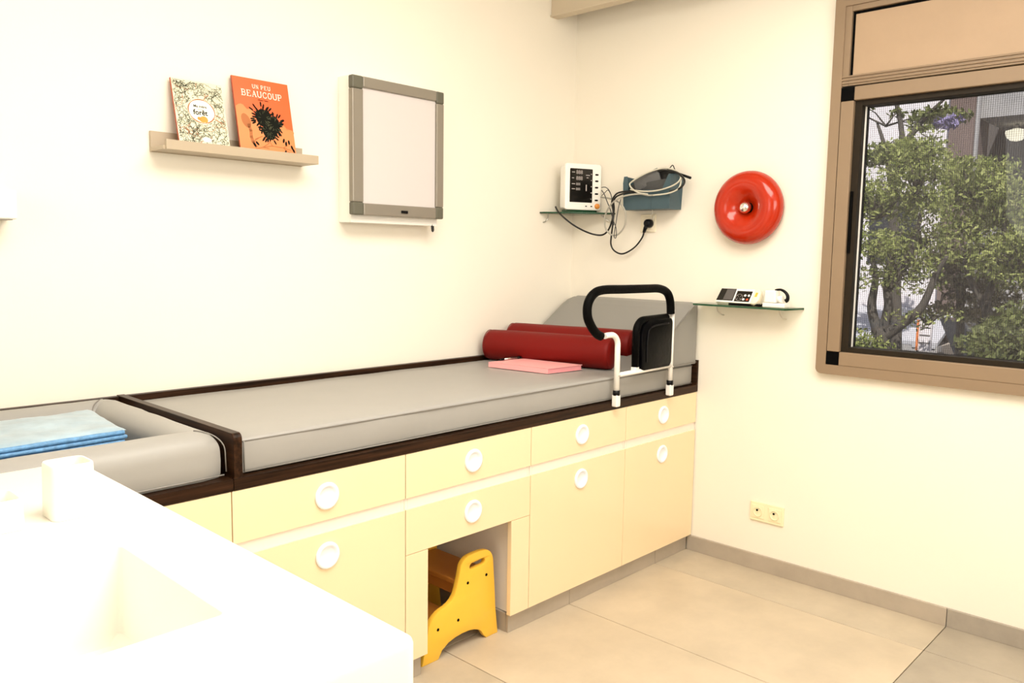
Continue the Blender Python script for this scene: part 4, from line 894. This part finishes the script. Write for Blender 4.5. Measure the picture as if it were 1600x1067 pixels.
B('shutter', M['shut'], rf, 10.05, 10.1, 1.22, 1.83, -2.5, -.06)
B('window', M['wglass'], rf, 10.06, 10.1, 1.95, 2.22, -.5, -.02); B('window_frame', M['lgrey'], rf, 10.055, 10.06, 1.96, 2.21, -.13, -.11)
sg = thing('street_sign', 'white hanging sign with orange edge before the red shutter', 'sign', (9.2, 1.35, -.2))
q1, q2 = at(1437, 500, 'x', 8.9), at(1453, 549, 'x', 8.9)
B('board', M['facade'], sg, 8.9, 8.96, q2.y, q1.y, q2.z, q1.z); B('orange_edge', M['orangee'], sg, 8.89, 8.96, q1.y+.001, q1.y+.03, q2.z, q1.z)
for k in range(3): B('lattice_bar', M['dgrey'], sg, 8.893, 8.9, q2.y+.01, q1.y-.01, q2.z+(q1.z-q2.z)*(k+1)/4, q2.z+(q1.z-q2.z)*(k+1)/4+.012)
bm = NB(); tube(bm, [(8.93, q1.y+.015, -2.5), (8.93, q1.y+.015, q2.z+.02)], .014, 8); obj('pole', bm, M['lgrey'], sg)
kk = thing('dark_kiosk', 'dark sloping kiosk awning at the foot of the building', 'kiosk', (10, .9, -2.5))
kp = [at(u, v, 'x', 9.3) for u, v in ((1468, 498), (1506, 503), (1530, 560), (1530, 640), (1492, 640), (1490, 552))]
bm = NB(); prism(bm, [(9.3, p.y, p.z) for p in kp], (.5, 0, 0)); obj('awning', bm, M['wglass'], kk)
B('low_wall', M['lgrey'], kk, 10.2, 10.6, -3, .80, -2.5, .32)
# trees
def leafcloud(name, m, par, clusters, n, size, seed):
    rs = np.random.RandomState(seed); vs = []; 
    wts = np.array([c[3]*c[4]*c[5] for c in clusters]) ** .8; wts /= wts.sum(); idx = rs.choice(len(clusters), n, p=wts)
    C_ = np.array([c[:3] for c in clusters])[idx]; R_ = np.array([c[3:6] for c in clusters])[idx]
    d = rs.normal(size=(n, 3)); d /= np.linalg.norm(d, axis=1)[:, None]; p = C_+d*R_*(rs.uniform(.35, 1, n)**.6)[:, None]
    a = rs.normal(size=(n, 3)); a /= np.linalg.norm(a, axis=1)[:, None]; b = np.cross(a, rs.normal(size=(n, 3))); b /= np.linalg.norm(b, axis=1)[:, None]
    s = size*rs.uniform(.6, 1.4, n)[:, None]; V_ = np.stack([p-a*s, p+b*s*.42, p+a*s, p-b*s*.42], 1).reshape(-1, 3)
    off = Vector((0, 0, 0)); q = par
    while q is not None: off += q.location; q = q.parent
    V_ -= np.array(off); me = bpy.data.meshes.new(name); me.from_pydata(V_.tolist(), [], (np.arange(n*4).reshape(-1, 4)).tolist()); me.materials.append(m)
    o = bpy.data.objects.new(name, me); C.objects.link(o); o.parent = par; o['kind'] = 'stuff'; return o
def tree(label, base, limbs, crowns, n, size, m, seed, r=.12, extra=None):
    t = thing('tree', label, 'tree', base, 'trees outside the window'); bm = NB(); tube(bm, [base]+limbs[0], [r, r*.7], 10, smooth=True); obj('trunk', bm, M['bark'], t)
    rs = random.Random(seed)
    for L_ in limbs[1:]:
        bm = NB(); tube(bm, L_, [r*.6, r*.16], 8, smooth=True); obj('branch', bm, M['bark'], t)
    bm = NB(); cl = []
    for (cx_, cy_, cz_, rx, ry, rz, k) in crowns:
        for q in range(k):
            a = Vector((rs.gauss(0, 1), rs.gauss(0, 1), rs.gauss(0, 1))).normalized()*rs.uniform(.3, 1)
            p = (cx_+a.x*rx, cy_+a.y*ry, cz_+a.z*rz); s = rs.uniform(.09, .22)
            cl.append((*p, s*1.3, s*1.3, s*.6)); c_ = Vector((cx_, cy_, cz_-rz*.4)); pm_ = (Vector(p)+c_)/2+Vector((rs.uniform(-.1, .1), rs.uniform(-.1, .1), .05))
            tube(bm, [c_, pm_, p], [.018, .004], 4)
    o = obj('twigs', bm, M['bark'], t); o['kind'] = 'stuff'
    leafcloud('foliage', m, t, cl, n, size, seed); return t
P5 = lambda u, v, x=5: tuple(at(u, v, 'x', x))
def crown(u, v, x, ru, rv, k, dx_=.5):
    p = at(u, v, 'x', x); s = (x+3.2)/math.cos(math.radians(20))/FPX; return (p.x, p.y, p.z, dx_, ru*s*1.25, rv*s*1.1, k)
tb = at(1380, 540, 'x', 5)
tree('leafy green tree with forked trunk at left in the window', (tb.x, tb.y, -2.5),
     [[(tb.x, tb.y, -.5), P5(1378, 540), P5(1372, 520)], [P5(1374, 525), P5(1362, 480), P5(1368, 430), P5(1355, 380)], [P5(1376, 525), P5(1388, 480), P5(1385, 430), P5(1410, 360)], [P5(1378, 528), P5(1410, 505), P5(1440, 480), P5(1462, 430), P5(1480, 400)], [P5(1385, 450), P5(1420, 400), P5(1440, 330)]],
     [crown(1370, 320, 5, 32, 46, 24), crown(1430, 290, 5.1, 36, 42, 22), crown(1455, 235, 5.2, 14, 20, 7), crown(1395, 425, 5, 48, 26, 15), crown(1440, 370, 5.2, 30, 34, 9), crown(1370, 385, 5, 34, 22, 8), crown(1350, 540, 4.8, 22, 22, 10), crown(1450, 500, 5.3, 22, 14, 4), crown(1425, 250, 5.3, 22, 26, 8)], 10500, .023, M['leaf'], 11, .10)
tb = at(1545, 560, 'x', 6.5)
tree('broad green tree filling the right side of the window view', (tb.x, tb.y, -2.5),
     [[(tb.x, tb.y, -.5), P5(1545, 540, 6.5), P5(1540, 470, 6.5)], [P5(1540, 480, 6.5), P5(1510, 420, 6.5), P5(1500, 340, 6.5)], [P5(1540, 470, 6.5), P5(1565, 400, 6.5), P5(1570, 320, 6.5)]],
     [crown(1520, 290, 6.5, 42, 40, 34), crown(1560, 300, 6.6, 34, 40, 26), crown(1580, 400, 6.4, 50, 60, 48), crown(1650, 330, 6.5, 60, 70, 50), crown(1525, 350, 6.6, 30, 50, 22)], 14000, .029, M['leaf'], 12, .07)
tb = at(1500, 545, 'x', 7.5)
tree('sparse brownish tree between the two green trees', (tb.x, tb.y, -2.5),
     [[(tb.x, tb.y, -.5), P5(1500, 520, 7.5), P5(1500, 450, 7.5)], [P5(1500, 460, 7.5), P5(1480, 420, 7.5), P5(1470, 370, 7.5)], [P5(1500, 455, 7.5), P5(1520, 420, 7.5), P5(1530, 370, 7.5)]],
     [crown(1500, 420, 7.5, 40, 60, 20), crown(1540, 460, 7.6, 40, 40, 16)], 3500, .036, M['leafb'], 13, .06)
tb = at(1400, 600, 'x', 8.5)
tree('dark tree with loose twigs behind, top left of the window', (tb.x, tb.y, -2.5),
     [[(tb.x, tb.y, -.5), P5(1398, 400, 8.5), P5(1395, 300, 8.5)], [P5(1395, 310, 8.5), P5(1385, 240, 8.5), P5(1370, 190, 8.5)], [P5(1395, 300, 8.5), P5(1410, 230, 8.5), P5(1400, 160, 8.5), P5(1380, 120, 8.5)], [P5(1410, 230, 8.5), P5(1440, 190, 8.5), P5(1480, 150, 8.5)]],
     [crown(1380, 245, 8.5, 45, 16, 12), crown(1385, 185, 8.5, 50, 24, 5), crown(1465, 180, 8.5, 26, 10, 4)], 1900, .045, M['leafd'], 14, .09)
bp = [at(u, v, 'x', 8.3) for u, v in ((1482, 195), (1474, 190), (1490, 188))]
bs = leafcloud('blossom', M['purple'], None, [(p.x, p.y, p.z, .12, .14, .07) for p in bp], 170, .04, 5); tag(bs, 'purple blossom cluster hanging near the brown pillar', 'blossom')
tb = at(1590, 570, 'x', 4.5)
tree('low dark green bush at the lower right of the window', (tb.x, tb.y, -2.5),
     [[(tb.x, tb.y, -1), P5(1590, 560, 4.5), P5(1588, 540, 4.5)]], [crown(1585, 545, 4.5, 32, 36, 34), crown(1620, 520, 4.5, 36, 40, 30)], 7000, .032, M['leafd'], 15, .06)
